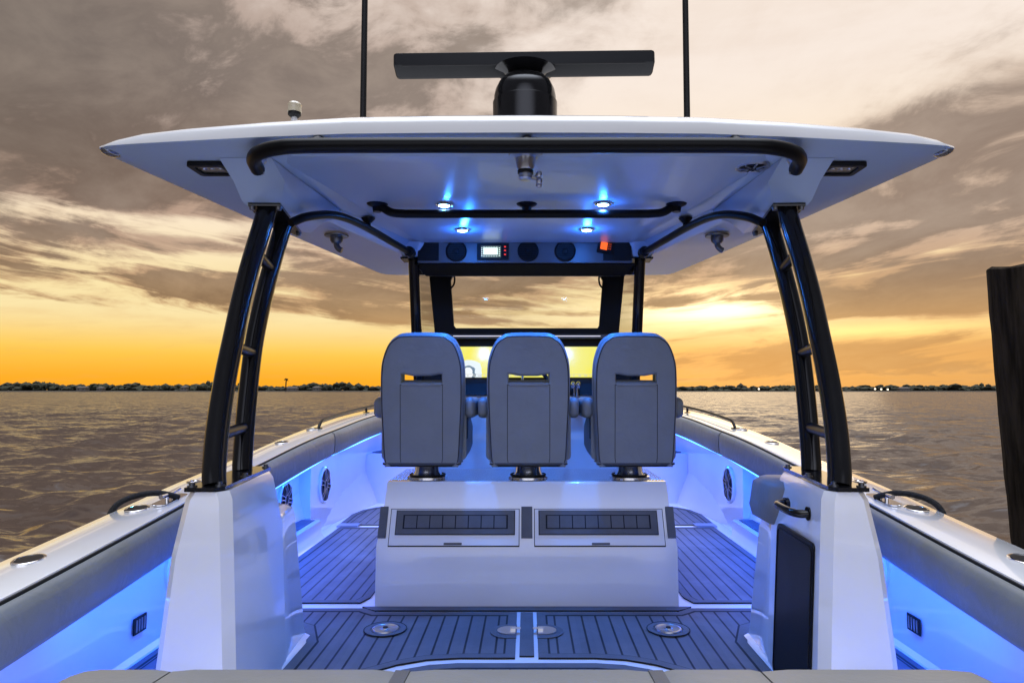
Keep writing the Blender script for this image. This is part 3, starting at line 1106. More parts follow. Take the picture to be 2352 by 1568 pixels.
# ------------------------------------------------------------------ T-top pedestals
for s in (-1, 1):
    bm = BM()

    def ring(z, x0, x1, y0, y1, c=.05):
        p = [(x0 + c, y0), (x1 - c, y0), (x1, y0 + c), (x1, y1 - c), (x1 - c, y1), (x0 + c, y1), (x0, y1 - c), (x0, y0 + c)]
        return [(s * -x, y, z) for x, y in p]
    # x measured on the port side (negative)
    def pring(z, xa, xb, xc, xd, y0, y1, c=.03):
        p = [(xa, y0 + c), (xa + c, y0), (xb - c, y0), (xb, y0 + c * 1.4), (xc, y1 - c), (xc - c, y1), (xd + c, y1), (xd, y1 - c)]
        return [(s * -x, y, z) for x, y in p]
    loft(bm, [pring(0, -1.32, -1.010, -1.050, -1.345, 2.43, 3.10), pring(.05, -1.315, -1.013, -1.053, -1.345, 2.432, 3.10), pring(.60, -1.262, -1.045, -1.085, -1.33, 2.442, 3.11), pring(.80, -1.22, -1.058, -1.138, -1.30, 2.445, 3.13), pring(.829, -1.205, -1.072, -1.155, -1.285, 2.452, 3.12)])
    ped = obj('leg_pedestal', bm, GEL, boat, bevel=.010, seg=3, angle=32)
    # forward locker that belongs to the pedestal moulding
    bm = BM()
    top = .655 if s < 0 else .60
    d_ = .004
    loft(bm, [pring(0, -1.42, -1.031 - d_, -1.070 - d_, -1.42, 2.7, 3.45, .04), pring(.05, -1.41, -1.034 - d_, -1.073 - d_, -1.41, 2.7, 3.43, .04), pring(top - .05, -1.38, -1.064 - d_, -1.098 - d_, -1.38, 2.7, 3.33, .04), pring(top - .018, -1.37, -1.07 - d_, -1.106 - d_, -1.37, 2.7, 3.32, .04), pring(top, -1.35, -1.10, -1.135, -1.35, 2.72, 3.29, .04)])
    obj('side_locker', bm, GEL, boat, bevel=.015, seg=3, angle=60)
    bm = BM()
    loft(bm, [ring(0.001, -1.45, -1.035, 2.9, 3.51, .11), ring(.016, -1.43, -1.058, 2.92, 3.48, .10)])
    obj('moulded_foot', bm, GEL, boat, bevel=.008, angle=60)
    if s > 0:
        bm = BM()
        loft(bm, [ring(.602, -1.37, -1.07, 3.0, 3.34, .05), ring(.65, -1.38, -1.06, 3.0, 3.35, .05), ring(.76, -1.375, -1.075, 3.0, 3.34, .05), ring(.785, -1.35, -1.10, 3.02, 3.31, .05)])
        obj('locker_cushion', bm, VINYL2, boat, bevel=.016, seg=3, angle=60)
        # smoked door and grab handle on the inboard face
        bm = BM()
        uu_ = Vector((.06, 1, 0)).normalized()
        ww_ = Vector((.058, 0, 1))
        ww_ = (ww_ - uu_ * ww_.dot(uu_)).normalized()
        dm = Matrix((uu_, ww_, uu_.cross(ww_))).transposed().to_4x4()
        for nm, lp, th_, m_, off in (('locker_door', [rrect(.44, .62, .035)], .018, SMOKE, 0), ('door_frame', [rrect(.41, .59, .03), rrect(.400, .58, .026)], .004, BLACKM, -.010)):
            d = obj_me(nm, shape(lp, th_, .004 if th_ > .01 else 0), m_, ped)
            md = dm.copy()
            md.translation = (1.013 + .06 * .31 + .058 * .268 + off, 2.75, .318)
            d.matrix_local = md
        bm = BM()
        x0 = 1.072
        tube(bm, spline([(x0, 2.63, .72), (x0 - .035, 2.64, .72), (x0 - .055, 2.68, .722), (x0 - .055, 2.80, .725), (x0 - .035, 2.845, .725), (x0 + .002, 2.86, .725)], 5), .0155, 12)
        for y_ in (2.63, 2.86):
            lathe(bm, [(0, -.012), (.026, -.012), (.024, .004), (0, .004)], 18, axis='X', org=(x0 + .004, y_, .722))
        obj('grab_handle', bm, BLACK, ped)

# ------------------------------------------------------------------ T-top legs
REAR = [(493, 1112), (492, 1080), (498, 1000), (509, 919), (522, 845), (537, 774), (556, 685), (579, 597), (603, 517), (616, 474)]
FRNT = [(557, 1078), (557, 1060), (561, 1000), (568, 919), (576, 845), (586, 774), (605, 685), (628, 597), (652, 517), (663, 488)]
for s in (-1, 1):
    leg = empty('hardtop_leg', boat)
    paths = []
    for pts, yb, yt in ((REAR, 2.53, 3.06), (FRNT, 3.0, 3.38)):
        y0, y1 = pts[0][1], pts[-1][1]
        P = []
        for px, py in pts:
            t = (y0 - py) / (y0 - y1)
            q = aty(px, py, yb + (yt - yb) * t ** 1.05)
            P.append(Vector((-s * q.x, q.y, q.z)))
        P[0].z = .838
        P[-1].z = 2.03
        P = spline(P, 4)
        paths.append(P)
        bm = BM()
        tube(bm, P, .041, 20, up=(0, 1, 0), sx=1.12)
        obj('leg_tube', bm, BLACK, leg)
    for f in (.30, .595, .87) if False else (.245, .53, .82):
        a = paths[0][int(f * (len(paths[0]) - 1))]
        zt = a.z
        b_ = min(paths[1], key=lambda q: abs(q.z - (zt - .005)))
        bm = BM()
        tube(bm, [a, b_], .024, 14)
        obj('leg_rung', bm, RAILB, leg)
    # base plate with bolts
    bm = BM()
    pl = [(-1.212, 2.445), (-1.105, 2.445), (-1.082, 2.48), (-1.150, 3.10), (-1.17, 3.13), (-1.27, 3.13), (-1.285, 3.1)]
    prism(bm, [(-s * x, y) for x, y in pl], .830, .845)
    obj('base_plate', bm, BLACK, leg, bevel=.003)
    for bx, by in ((-1.198, 2.475), (-1.110, 2.50), (-1.125, 2.76), (-1.165, 3.08), (-1.235, 2.78), (-1.26, 3.1)):
        bm = BM()
        lathe(bm, [(0, .845), (.017, .845), (.017, .849), (.010, .850), (.010, .859), (0, .861)], 14, org=(-s * bx, by, 0))
        obj('bolt', bm, DKSTEEL, leg)
    bm = BM()
    pl = [(-1.24, 2.985), (-1.098, 2.99), (-1.185, 3.54), (-1.22, 3.56), (-1.305, 3.36)]
    prism(bm, [(-s * x, y) for x, y in pl], 2.006, 2.020)
    obj('top_plate', bm, BLACK, leg, bevel=.003)
    for bx, by in ((-1.228, 3.005), (-1.112, 3.01), (-1.195, 3.52), (-1.285, 3.34), (-1.15, 3.30)):
        bm = BM()
        lathe(bm, [(0, 1.990), (.012, 1.992), (.014, 2.006), (0, 2.006)], 12, org=(-s * bx, by, 0))
        obj('bolt', bm, DKSTEEL, leg)

# ------------------------------------------------------------------ hardtop
ZC = 2.16
half = [(0, 2.533), (0.35, 2.536), (0.7, 2.545), (1.05, 2.580), (1.4, 2.626), (1.60, 2.655), (1.70, 2.674), (1.752, 2.700), (1.775, 2.745), (1.762, 2.82),
        (1.70, 3.20), (1.588, 3.88), (1.503, 4.28), (1.30, 5.36), (1.245, 5.64), (1.21, 5.71), (1.12, 5.735), (0.6, 5.76), (0, 5.77)]
outline = half + [(-x, y) for x, y in half[-2:0:-1]]


def hring(ix, iy, z, tipz=0.0, cy=4.1):
    out = []
    for x, y in outline:
        t = abs(x) / 1.775
        xx = x * .988 * (1 - ix * (0.25 + 0.75 * t ** 3))
        yy_ = cy + (y - cy) * (1 - iy)
        out.append((xx, yy_, z - tipz * (0.40 * t * t + 0.60 * t ** 18)))
    return out


top = empty('hardtop', boat)
bm = BM()
loft(bm, [hring(.008, .004, ZC), hring(0, 0, ZC + .005), hring(.002, .001, ZC + .018, .006), hring(.020, .005, ZC + .050, .030), hring(.034, .010, ZC + .072, .050), hring(.060, .020, ZC + .085, .062), hring(.12, .06, ZC + .094, .066),
          hring(.35, .25, ZC + .108, .06), hring(.7, .6, ZC + .13, .04)])
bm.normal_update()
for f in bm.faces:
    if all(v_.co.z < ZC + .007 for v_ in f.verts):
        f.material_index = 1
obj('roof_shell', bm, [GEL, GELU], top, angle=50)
# shallow ceiling panel
bm = BM()
cp = [(-.98, 2.74), (.98, 2.74), (1.03, 2.86), (.70, 4.42), (-.70, 4.42), (-1.03, 2.86)]
loft(bm, [[(x, y, ZC + .002) for x, y in cp], [(x * .985, 3.7 + (y - 3.7) * .985, ZC - .010) for x, y in cp]])
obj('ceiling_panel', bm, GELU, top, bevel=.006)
for s in (-1, 1):
    # moulded leg fairing
    bm = BM()
    lo = [(-1.255, 2.955), (-1.085, 2.965), (-1.15, 3.58), (-1.33, 3.46)]
    mi_ = [(-1.27, 2.90), (-1.05, 2.91), (-1.09, 3.62), (-1.345, 3.55)]
    up_ = [(-1.29, 2.80), (-1.07, 2.80), (-1.00, 3.74), (-1.38, 3.72)]
    loft(bm, [[(-s * x, y, 2.021) for x, y in lo], [(-s * x, y, 2.09) for x, y in mi_], [(-s * x, y, ZC - .002) for x, y in up_]])
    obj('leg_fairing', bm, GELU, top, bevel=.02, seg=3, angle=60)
    # longitudinal beam forward of the fairing
    bm = BM()
    loft(bm, [[(-s * x, 3.62, z) for x, z in ((-1.14, ZC), (-1.12, 2.115), (-1.04, 2.115), (-.99, ZC))], [(-s * x, 4.62, z) for x, z in ((-.86, ZC), (-.83, 2.10), (-.77, 2.10), (-.70, ZC))]])
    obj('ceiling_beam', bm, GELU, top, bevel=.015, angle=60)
    # spreader light
    c = atz(488, 386, ZC - .008)
    c.x = s * abs(c.x)
    t = empty('spreader_light', top, loc=c)
    bm = BM()
    me = shape([rrect(.165, .15, .02), rrect(.115, .10, .012)], .022, .004)
    obj_me('light_bezel', me, BLACKM, t, loc=(0, 0, -.004))
    bm = BM()
    box(bm, -.06, .06, -.052, .052, -.006, .004)
    for k in range(3):
        lathe(bm, [(0, -.006), (.014, -.006), (.010, -.010), (0, -.010)], 12, org=(-.035 + .035 * k, 0, 0))
    obj('light_lens', bm, STEEL, t)
    # rounded marker lens at the wing tip
    bm = BM()
    for v_ in bmesh.ops.create_uvsphere(bm, u_segments=14, v_segments=8, radius=1.0)['verts']:
        v_.co = Vector((s * 1.712 + v_.co.x * .032, 2.745 + v_.co.y * .05, ZC + .004 + v_.co.z * .016))
    t = obj('marker_lens', bm, mat('clear_lens', (.25, .25, .27), .08, metal=.6) if s < 0 else bpy.data.materials['clear_lens'], top)
    # rod socket under the wing
    c = atz(773, 540, ZC - .01)
    c.x = s * abs(c.x)
    t = empty('rod_socket', top, loc=(c.x, c.y, ZC - .012))
    bm = BM()
    lathe(bm, [(0, 0), (.075, 0), (.072, -.007), (.04, -.010), (.038, -.035), (.026, -.05), (0, -.05)], 22)
    obj('socket_flange', bm, DKSTEEL, t)
    bm = BM()
    tube(bm, spline([(0, 0, -.045), (.004, 0, -.07), (.02, 0, -.088), (.035, 0, -.095)], 4), .018, 12)
    obj('socket_hook', bm, DKSTEEL, t)

# ceiling speaker, starboard
c = atz(1728, 382, ZC - .004)
t = empty('ceiling_speaker', top, loc=(c.x, c.y, ZC - .003))
bm = BM()
lathe(bm, [(0, 0), (.074, 0), (.074, -.006), (.066, -.012), (.058, -.010), (.055, -.004), (0, -.004)], 32)
obj('speaker_ring', bm, STEEL, t)
bm = BM()
lathe(bm, [(0, -.005), (.055, -.005), (.05, -.010), (.02, -.008), (.016, -.016), (0, -.017)], 28)
obj('speaker_cone', bm, BLACKM, t)
bm = BM()
for k in range(8):
    a = R(45 * k)
    tube(bm, [(.018 * math.cos(a), .018 * math.sin(a), -.014), (.06 * math.cos(a), .06 * math.sin(a), -.013)], .004, 6)
obj('speaker_grille', bm, STEEL, t)

# outrigger hub hanging at the centre
c = atz(1207, 358, ZC)
t = empty('hanging_valve', top, loc=(c.x, c.y, ZC - .001))
bm = BM()
lathe(bm, [(0, 0), (.078, 0), (.076, -.006), (.05, -.009), (.042, -.012), (.036, -.055), (.030, -.062), (0, -.062)], 28)
obj('valve_flange', bm, STEEL, t)
bm = BM()
lathe(bm, [(0, -.062), (.033, -.062), (.033, -.074), (0, -.074)], 24)
obj('valve_collar', bm, BLACKM, t)
bm = BM()
lathe(bm, [(0, -.074), (.027, -.074), (.029, -.095), (.02, -.103), (0, -.104)], 20)
tube(bm, [(.02, 0, -.088), (.05, 0, -.096)], .010, 8)
for k in range(5):
    a = R(72 * k)
    bmesh.ops.create_icosphere(bm, subdivisions=2, radius=.014, matrix=Matrix.Translation((.056, .018 * math.cos(a), -.098 + .024 * math.sin(a))))
obj('valve_knob', bm, STEEL, t)

# rails under the hardtop
ZR = 2.10
allp = [Vector((x, y, ZR - d)) for x, y, d in ((-1.100, 2.735, .012), (-1.085, 2.655, 0), (-1.03, 2.570, 0), (-.94, 2.518, 0), (-.82, 2.497, 0), (-.42, 2.492, 0))] + [Vector((0, 2.506 - .012, ZR))]
allp = allp + [Vector((-p.x, p.y, p.z)) for p in allp[-2::-1]]
bm = BM()
tube(bm, spline(allp, 5), .0285, 14)
rail = obj('rear_grab_rail', bm, RAILB, top)
for x_, y_ in ((-.80, 2.552), (0, 2.548), (.80, 2.552)):
    bm = BM()
    tube(bm, [(x_, y_ - .05, ZR + .004), (x_, y_ - .01, ZR + .03), (x_, y_ + .03, ZC - .008)], .022, 12)
    box(bm, x_ - .045, x_ + .045, y_ + .022, y_ + .075, ZC - .010, ZC - .001)
    obj('rail_standoff', bm, RAILB, rail)
for s in (-1, 1):
    bm = BM()
    q = allp[0]
    lathe(bm, [(0, -.03), (.026, -.03), (.026, .01), (.034, .02), (.034, .045), (0, .045)], 16, org=(s * abs(q.x), q.y, q.z + .015))
    obj('rail_end', bm, STEEL, rail)
bm = BM()
YR = 3.48
ends = [(-.775, ZC - .006), (-.745, ZC - .03), (-.70, ZC - .055), (-.63, ZC - .062)]
P = [Vector((x, YR, z)) for x, z in ends] + [Vector((0, YR, ZC - .062))] + [Vector((-x, YR, z)) for x, z in ends[::-1]]
PP = spline(P[:4], 5) + [Vector((0, YR, ZC - .062))] + spline(P[5:], 5)
tube(bm, PP, .0225, 12)
rail = obj('cross_grab_rail', bm, RAILB, top)
for x_ in (-.775, 0, .775):
    bm = BM()
    lathe(bm, [(0, -.008), (.055, -.008), (.05, -.014), (.026, -.025), (.022, -.05), (0, -.05)], 18, org=(x_, YR, ZC - .002))
    obj('rail_standoff', bm, RAILB, rail)
for s in (-1, 1):
    pts = []
    for px, py, y_ in ((668, 512, 3.12), (705, 498, 3.20), (757, 493, 3.36), (800, 503, 3.55), (850, 527, 3.80), (900, 556, 4.06), (942, 580, 4.36)):
        q = aty(px, py, y_)
        pts.append((s * abs(q.x), q.y, q.z))
    bm = BM()
    tube(bm, spline(pts, 5), .021, 12)
    rail = obj('side_grab_rail', bm, RAILB, top)
    q = aty(845, 524, 3.78)
    bm = BM()
    tube(bm, [(s * abs(q.x), q.y, q.z), (s * abs(q.x), q.y, ZC - .01)], .016, 10)
    lathe(bm, [(0, -.002), (.04, -.002), (.036, -.010), (.018, -.03), (0, -.03)], 16, org=(s * abs(q.x), q.y, ZC - .006))
    obj('rail_standoff', bm, RAILB, rail)
    bm = BM()
    q = pts[-1]
    lathe(bm, [(0, -.045), (.033, -.045), (.036, 0), (.033, .03), (0, .03)], 18, axis='Y', org=q)
    obj('rail_end', bm, BLACKM, rail)

# blue downlights
for px, py in ((1020, 470), (1385, 468), (1062, 528), (1348, 527)):
    c = atz(px, py, ZC - .014)
    t = empty('downlight', top, loc=(c.x, c.y, ZC - .012))
    bm = BM()
    lathe(bm, [(.030, 0), (.046, 0), (.045, -.006), (.036, -.010), (.030, -.008)], 28)
    obj('bezel', bm, CHROME, t)
    bm = BM()
    lathe(bm, [(0, -.001), (.031, -.001), (.028, -.010), (.015, -.014), (0, -.015)], 24)
    obj('lens', bm, LEDM, t)
    light('downlight_glow', 'POINT', (c.x, c.y, ZC - .05), 3.5, (0.02, 0.20, 1.0), parent=boat, shadow_soft_size=.02)
    light('downlight_lamp', 'SPOT', (c.x, c.y, ZC - .04), 85, (0.03, 0.22, 1.0), target=(c.x, c.y, 0), parent=boat, spot_size=R(120), spot_blend=.9, shadow_soft_size=.03)

# electronics box
YE = 4.43
eb = empty('electronics_box', top)
bm = BM()
x0, x1 = aty(960, 580, YE).x, aty(1452, 580, YE).x
zt, zb = aty(1210, 553, YE).z, aty(1210, 603, YE).z
box(bm, x0, x1, YE, YE + .55, zb, ZC - .001)
obj('box_shell', bm, PANEL, eb, bevel=.008)
bm = BM()
box(bm, x0 - .02, x1 + .02, YE + .02, YE + .50, zb - .006, zb - .001)
obj('underside_panel', bm, DULL, eb)
for a, b_ in ((960, 1008), (1385, 1450)):
    bm = BM()
    box(bm, aty(a, 580, YE).x, aty(b_, 580, YE).x, YE - .008, YE + .01, zb + .012, zt - .004)
    obj('end_panel', bm, BLACKM, eb, bevel=.004)
for px in (1048, 1213, 1298):
    c = aty(px, 577, YE)
    bm = BM()
    lathe(bm, [(0, .004), (.070, .004), (.070, -.006), (.062, -.010), (.058, -.004), (.02, 0), (.015, -.008), (0, -.010)], 32, axis='Y', org=(c.x, YE - .001, c.z))
    for k in range(-4, 5):
        h_ = math.sqrt(max(0, .057 ** 2 - (k * .012) ** 2))
        box(bm, c.x - h_, c.x + h_, YE - .008, YE - .004, c.z + k * .012 - .0022, c.z + k * .012 + .0022)
    obj('overhead_speaker', bm, BLACKM, eb, angle=30)
# head unit
a, b_ = aty(1096, 560, YE), aty(1168, 597, YE)
bm = BM()
box(bm, a.x, b_.x, YE - .012, YE + .01, b_.z, a.z)
obj('head_unit', bm, BLACKM, eb, bevel=.004)
SCRW = emit('head_unit_screen', (0.80, 0.98, 0.92), 1.25)
SCRD = emit('head_unit_dim', (0.10, 0.16, 0.15), 0.8)
REDE = emit('red_button_light', (1.0, 0.05, 0.03), 1.2)
wx = b_.x - a.x
hz = a.z - b_.z
bm = BM()
box(bm, a.x + wx * .13, a.x + wx * .76, YE - .0135, YE - .0122, b_.z + hz * .13, b_.z + hz * .84)
obj('screen', bm, SCRD, eb)
bm = BM()
box(bm, a.x + wx * .20, a.x + wx * .66, YE - .0150, YE - .0138, b_.z + hz * .30, b_.z + hz * .74)
for k in range(5):
    zk = b_.z + hz * (.22 + .115 * k)
    box(bm, a.x + wx * .14, a.x + wx * .17, YE - .0150, YE - .0138, zk, zk + hz * .05)
    box(bm, a.x + wx * .69, a.x + wx * .73, YE - .0150, YE - .0138, zk, zk + hz * .05)
for k in range(6):
    xk = a.x + wx * (.20 + .08 * k)
    box(bm, xk, xk + wx * .045, YE - .0150, YE - .0138, b_.z + hz * .19, b_.z + hz * .22)
    box(bm, xk, xk + wx * .045, YE - .0150, YE - .0138, b_.z + hz * .78, b_.z + hz * .80)
obj('screen_page', bm, SCRW, eb)
bm = BM()
for zf in (.76, .53, .28):
    box(bm, a.x + wx * .86, a.x + wx * .92, YE - .0138, YE - .0122, b_.z + hz * zf, b_.z + hz * (zf + .07))
obj('red_buttons', bm, REDE, eb)
# radio with the orange face
OR = emit('orange_display', (1.0, 0.13, 0.01), 1.3)
c = aty(1390, 566, YE - .02)
rad_ = empty('vhf_radio', top, loc=c, rot=(0, R(9), R(14)))
tag(rad_, 'small radio with a glowing orange display in the black end panel')
bm = BM()
box(bm, -.045, .06, -.012, .02, -.045, .035)
obj('radio_body', bm, BLACKM, rad_, bevel=.004)
bm = BM()
box(bm, -.036, .010, -.0145, -.0125, -.026, .024)
obj('radio_display', bm, OR, rad_)
bm = BM()
for i in range(2):
    for j in range(3):
        box(bm, .017 + .012 * i, .024 + .012 * i, -.0145, -.0125, -.018 + .016 * j, -.010 + .016 * j)
obj('radio_keys', bm, emit('orange_keys', (1.0, 0.12, 0.01), .35), rad_)

# radar
YRD = 3.05
rad_ = empty('radar', boat)
c = aty(1206, 263, YRD)
bm = BM()
zb_ = c.z
lathe(bm, [(0, ZC + .08), (.145, ZC + .08), (.148, zb_ + .05), (.142, zb_ + .056), (.142, zb_ + .08), (.136, zb_ + .11), (.122, zb_ + .14), (.10, zb_ + .165), (.07, zb_ + .184), (.035, zb_ + .194), (0, zb_ + .197)], 44, org=(c.x, YRD, 0))
obj('radar_dome', bm, BLACK, rad_, angle=30)
bm = BM()
lathe(bm, [(0, zb_ + .15), (.085, zb_ + .15), (.075, zb_ + .18), (.10, zb_ + .197), (.14, zb_ + .205), (0, zb_ + .205)], 30, org=(c.x, YRD, 0))
obj('radar_neck', bm, BLACK, rad_, angle=30)
cz = aty(1204, 149, YRD).z
wd = (1502 - 905) / PF * YRD
bm = BM()
sec = [(-.050, -.018), (.02, -.044), (.040, -.043), (.048, -.034), (.048, .034), (.040, .042), (-.040, .042), (-.050, .036)]
rings = []
for k, (t_, e) in enumerate(((-.512, .80), (-.508, .94), (-.50, 1), (.50, 1), (.508, .94), (.512, .80))):
    rings.append([(t_ * wd, y_ * e, z_ * e) for y_, z_ in sec])
loft(bm, rings)
obj('radar_array', bm, mat('radar_grey', (0.008, 0.009, 0.011), .45, spec=.25), rad_, loc=(aty(1204, 149, YRD).x, YRD, cz), rot=(0, R(-.75), 0), bevel=.006)
bm = BM()
box(bm, -wd * .475, wd * .475, -.0555, -.050, -.026, -.020)
obj('array_seam', bm, BLACKM, rad_, loc=(aty(1204, 149, YRD).x, YRD, cz), rot=(0, R(-.75), 0))

# whip antennas, anchor light
for px, x2 in ((834, 838), (1578, 1574)):
    q0, q1 = aty(px, 271, 3.0), aty(x2, 0, 3.0)
    d = (q1 - q0) / (q1.z - q0.z)
    bm = BM()
    p0 = q0 + d * (ZC + .06 - q0.z)
    p1 = q0 + d * 3.2
    tube(bm, [p0, p0 + d * .2, p0 + d * .9, p1], [.0165, .0145, .0135, .010], 12)
    t = obj('whip_antenna', bm, BLACKM, boat)
    bm = BM()
    lathe(bm, [(0, 0), (.035, 0), (.03, .03), (.022, .06), (.02, .12), (0, .12)], 18, org=p0)
    obj('antenna_base', bm, BLACKM, t)
q = aty(676, 280, 2.95)
al = empty('anchor_light', boat, loc=q)
bm = BM()
lathe(bm, [(0, -.12), (.03, -.12), (.021, -.02), (.016, .0), (.011, .022), (0, .022)], 18)
obj('light_stem', bm, GELM, al)
bm = BM()
lathe(bm, [(0, .020), (.018, .020), (.028, .030), (.028, .042), (0, .042)], 22)
obj('light_collar', bm, BLACKM, al)
bm = BM()
lathe(bm, [(0, .042), (.030, .042), (.031, .048), (.029, .052), (.029, .072), (.031, .076), (.024, .086), (0, .090)], 22)
obj('light_lens', bm, mat('cream_lens', (.55, .48, .34), .2, coat=.5), al)

# ------------------------------------------------------------------ helm seat base (leaning post)
base = empty('seat_base', boat)
HW_ = .835
prof = [(3.84, 0), (3.845, .325), (3.935, .515), (3.955, .645), (3.975, .665), (4.60, .665), (4.62, .65), (4.62, 0)]
bm = BM()
tw = lambda z: 1 - .042 * min(1, max(0, (z - .3) / .35))
loft(bm, [[(x * tw(z), y, z) for y, z in prof] for x in (-HW_, HW_)])
obj('base_body', bm, GEL, base, bevel=.012, seg=3)


def on_slope(x, t, lift=0.0):
    """t 0..1 up the sloping face (z .325 -> .515)"""
    n = Vector((0, -.19, .09)).normalized()
    p = Vector((x, 3.845 + .09 * t, .325 + .19 * t)) + n * lift
    return p


def slope_box(bm, x0, x1, t0, t1, l0, l1, mi=0):
    vs = []
    for l in (l0, l1):
        for x, t in ((x0, t0), (x1, t0), (x1, t1), (x0, t1)):
            vs.append(bm.verts.new(on_slope(x, t, l)))
    for q in ((3, 2, 1, 0), (4, 5, 6, 7), (0, 1, 5, 4), (1, 2, 6, 5), (2, 3, 7, 6), (3, 0, 4, 7)):
        bm.faces.new([vs[i] for i in q]).material_index = mi


for s in (-1, 1):
    xa, xb = .045, .765
    mx = lambda a_, b__: (min(s * a_, s * b__), max(s * a_, s * b__))
    bm = BM()
    slope_box(bm, *mx(xa, xb), .03, .99, -.004, .006)
    hatch = obj('storage_hatch', bm, GEL, base, bevel=.003)
    bm = BM()
    for a_, b__, t0, t1 in ((xa - .004, xa, .02, 1), (xb, xb + .004, .02, 1), (xa - .004, xb + .004, .0, .028), (xa - .004, xb + .004, .992, 1.01)):
        slope_box(bm, *mx(a_, b__), t0, t1, -.002, .003)
    obj('hatch_gap', bm, GROOVE, base)
    bm = BM()
    slope_box(bm, *mx(.066, .735), .30, .955, .006, .011)
    obj('hatch_pad_edge', bm, GROOVE, base, bevel=.001)
    bm = BM()
    slope_box(bm, *mx(.070, .731), .315, .94, .0112, .0150)
    obj('hatch_pad', bm, PAD, base, bevel=.0015)
    bm = BM()
    slope_box(bm, *mx(.106, .694), .455, .825, .0152, .0160)
    obj('pad_inlay', bm, GROOVE, base)
    bm = BM()
    n = 8
    w_ = (.688 - .112) / n
    for k in range(n):
        slope_box(bm, *mx(.112 + w_ * k + .003, .112 + w_ * (k + 1) - .003), .478, .802, .0162, .0180)
    obj('pad_tiles', bm, PAD, base)
    bm = BM()
    slope_box(bm, *mx(.36, .46), .04, .10, .0064, .0085)
    obj('hatch_pull', bm, ACCENT, base)
    bm = BM()
    slope_box(bm, *mx(.785, .830), .22, 1.06, .0005, .010)
    obj('edge_pad', bm, PAD, base, bevel=.002)
bm = BM()
slope_box(bm, -.031, .031, .22, 1.06, .0005, .010)
obj('edge_pad', bm, PAD, base, bevel=.002)


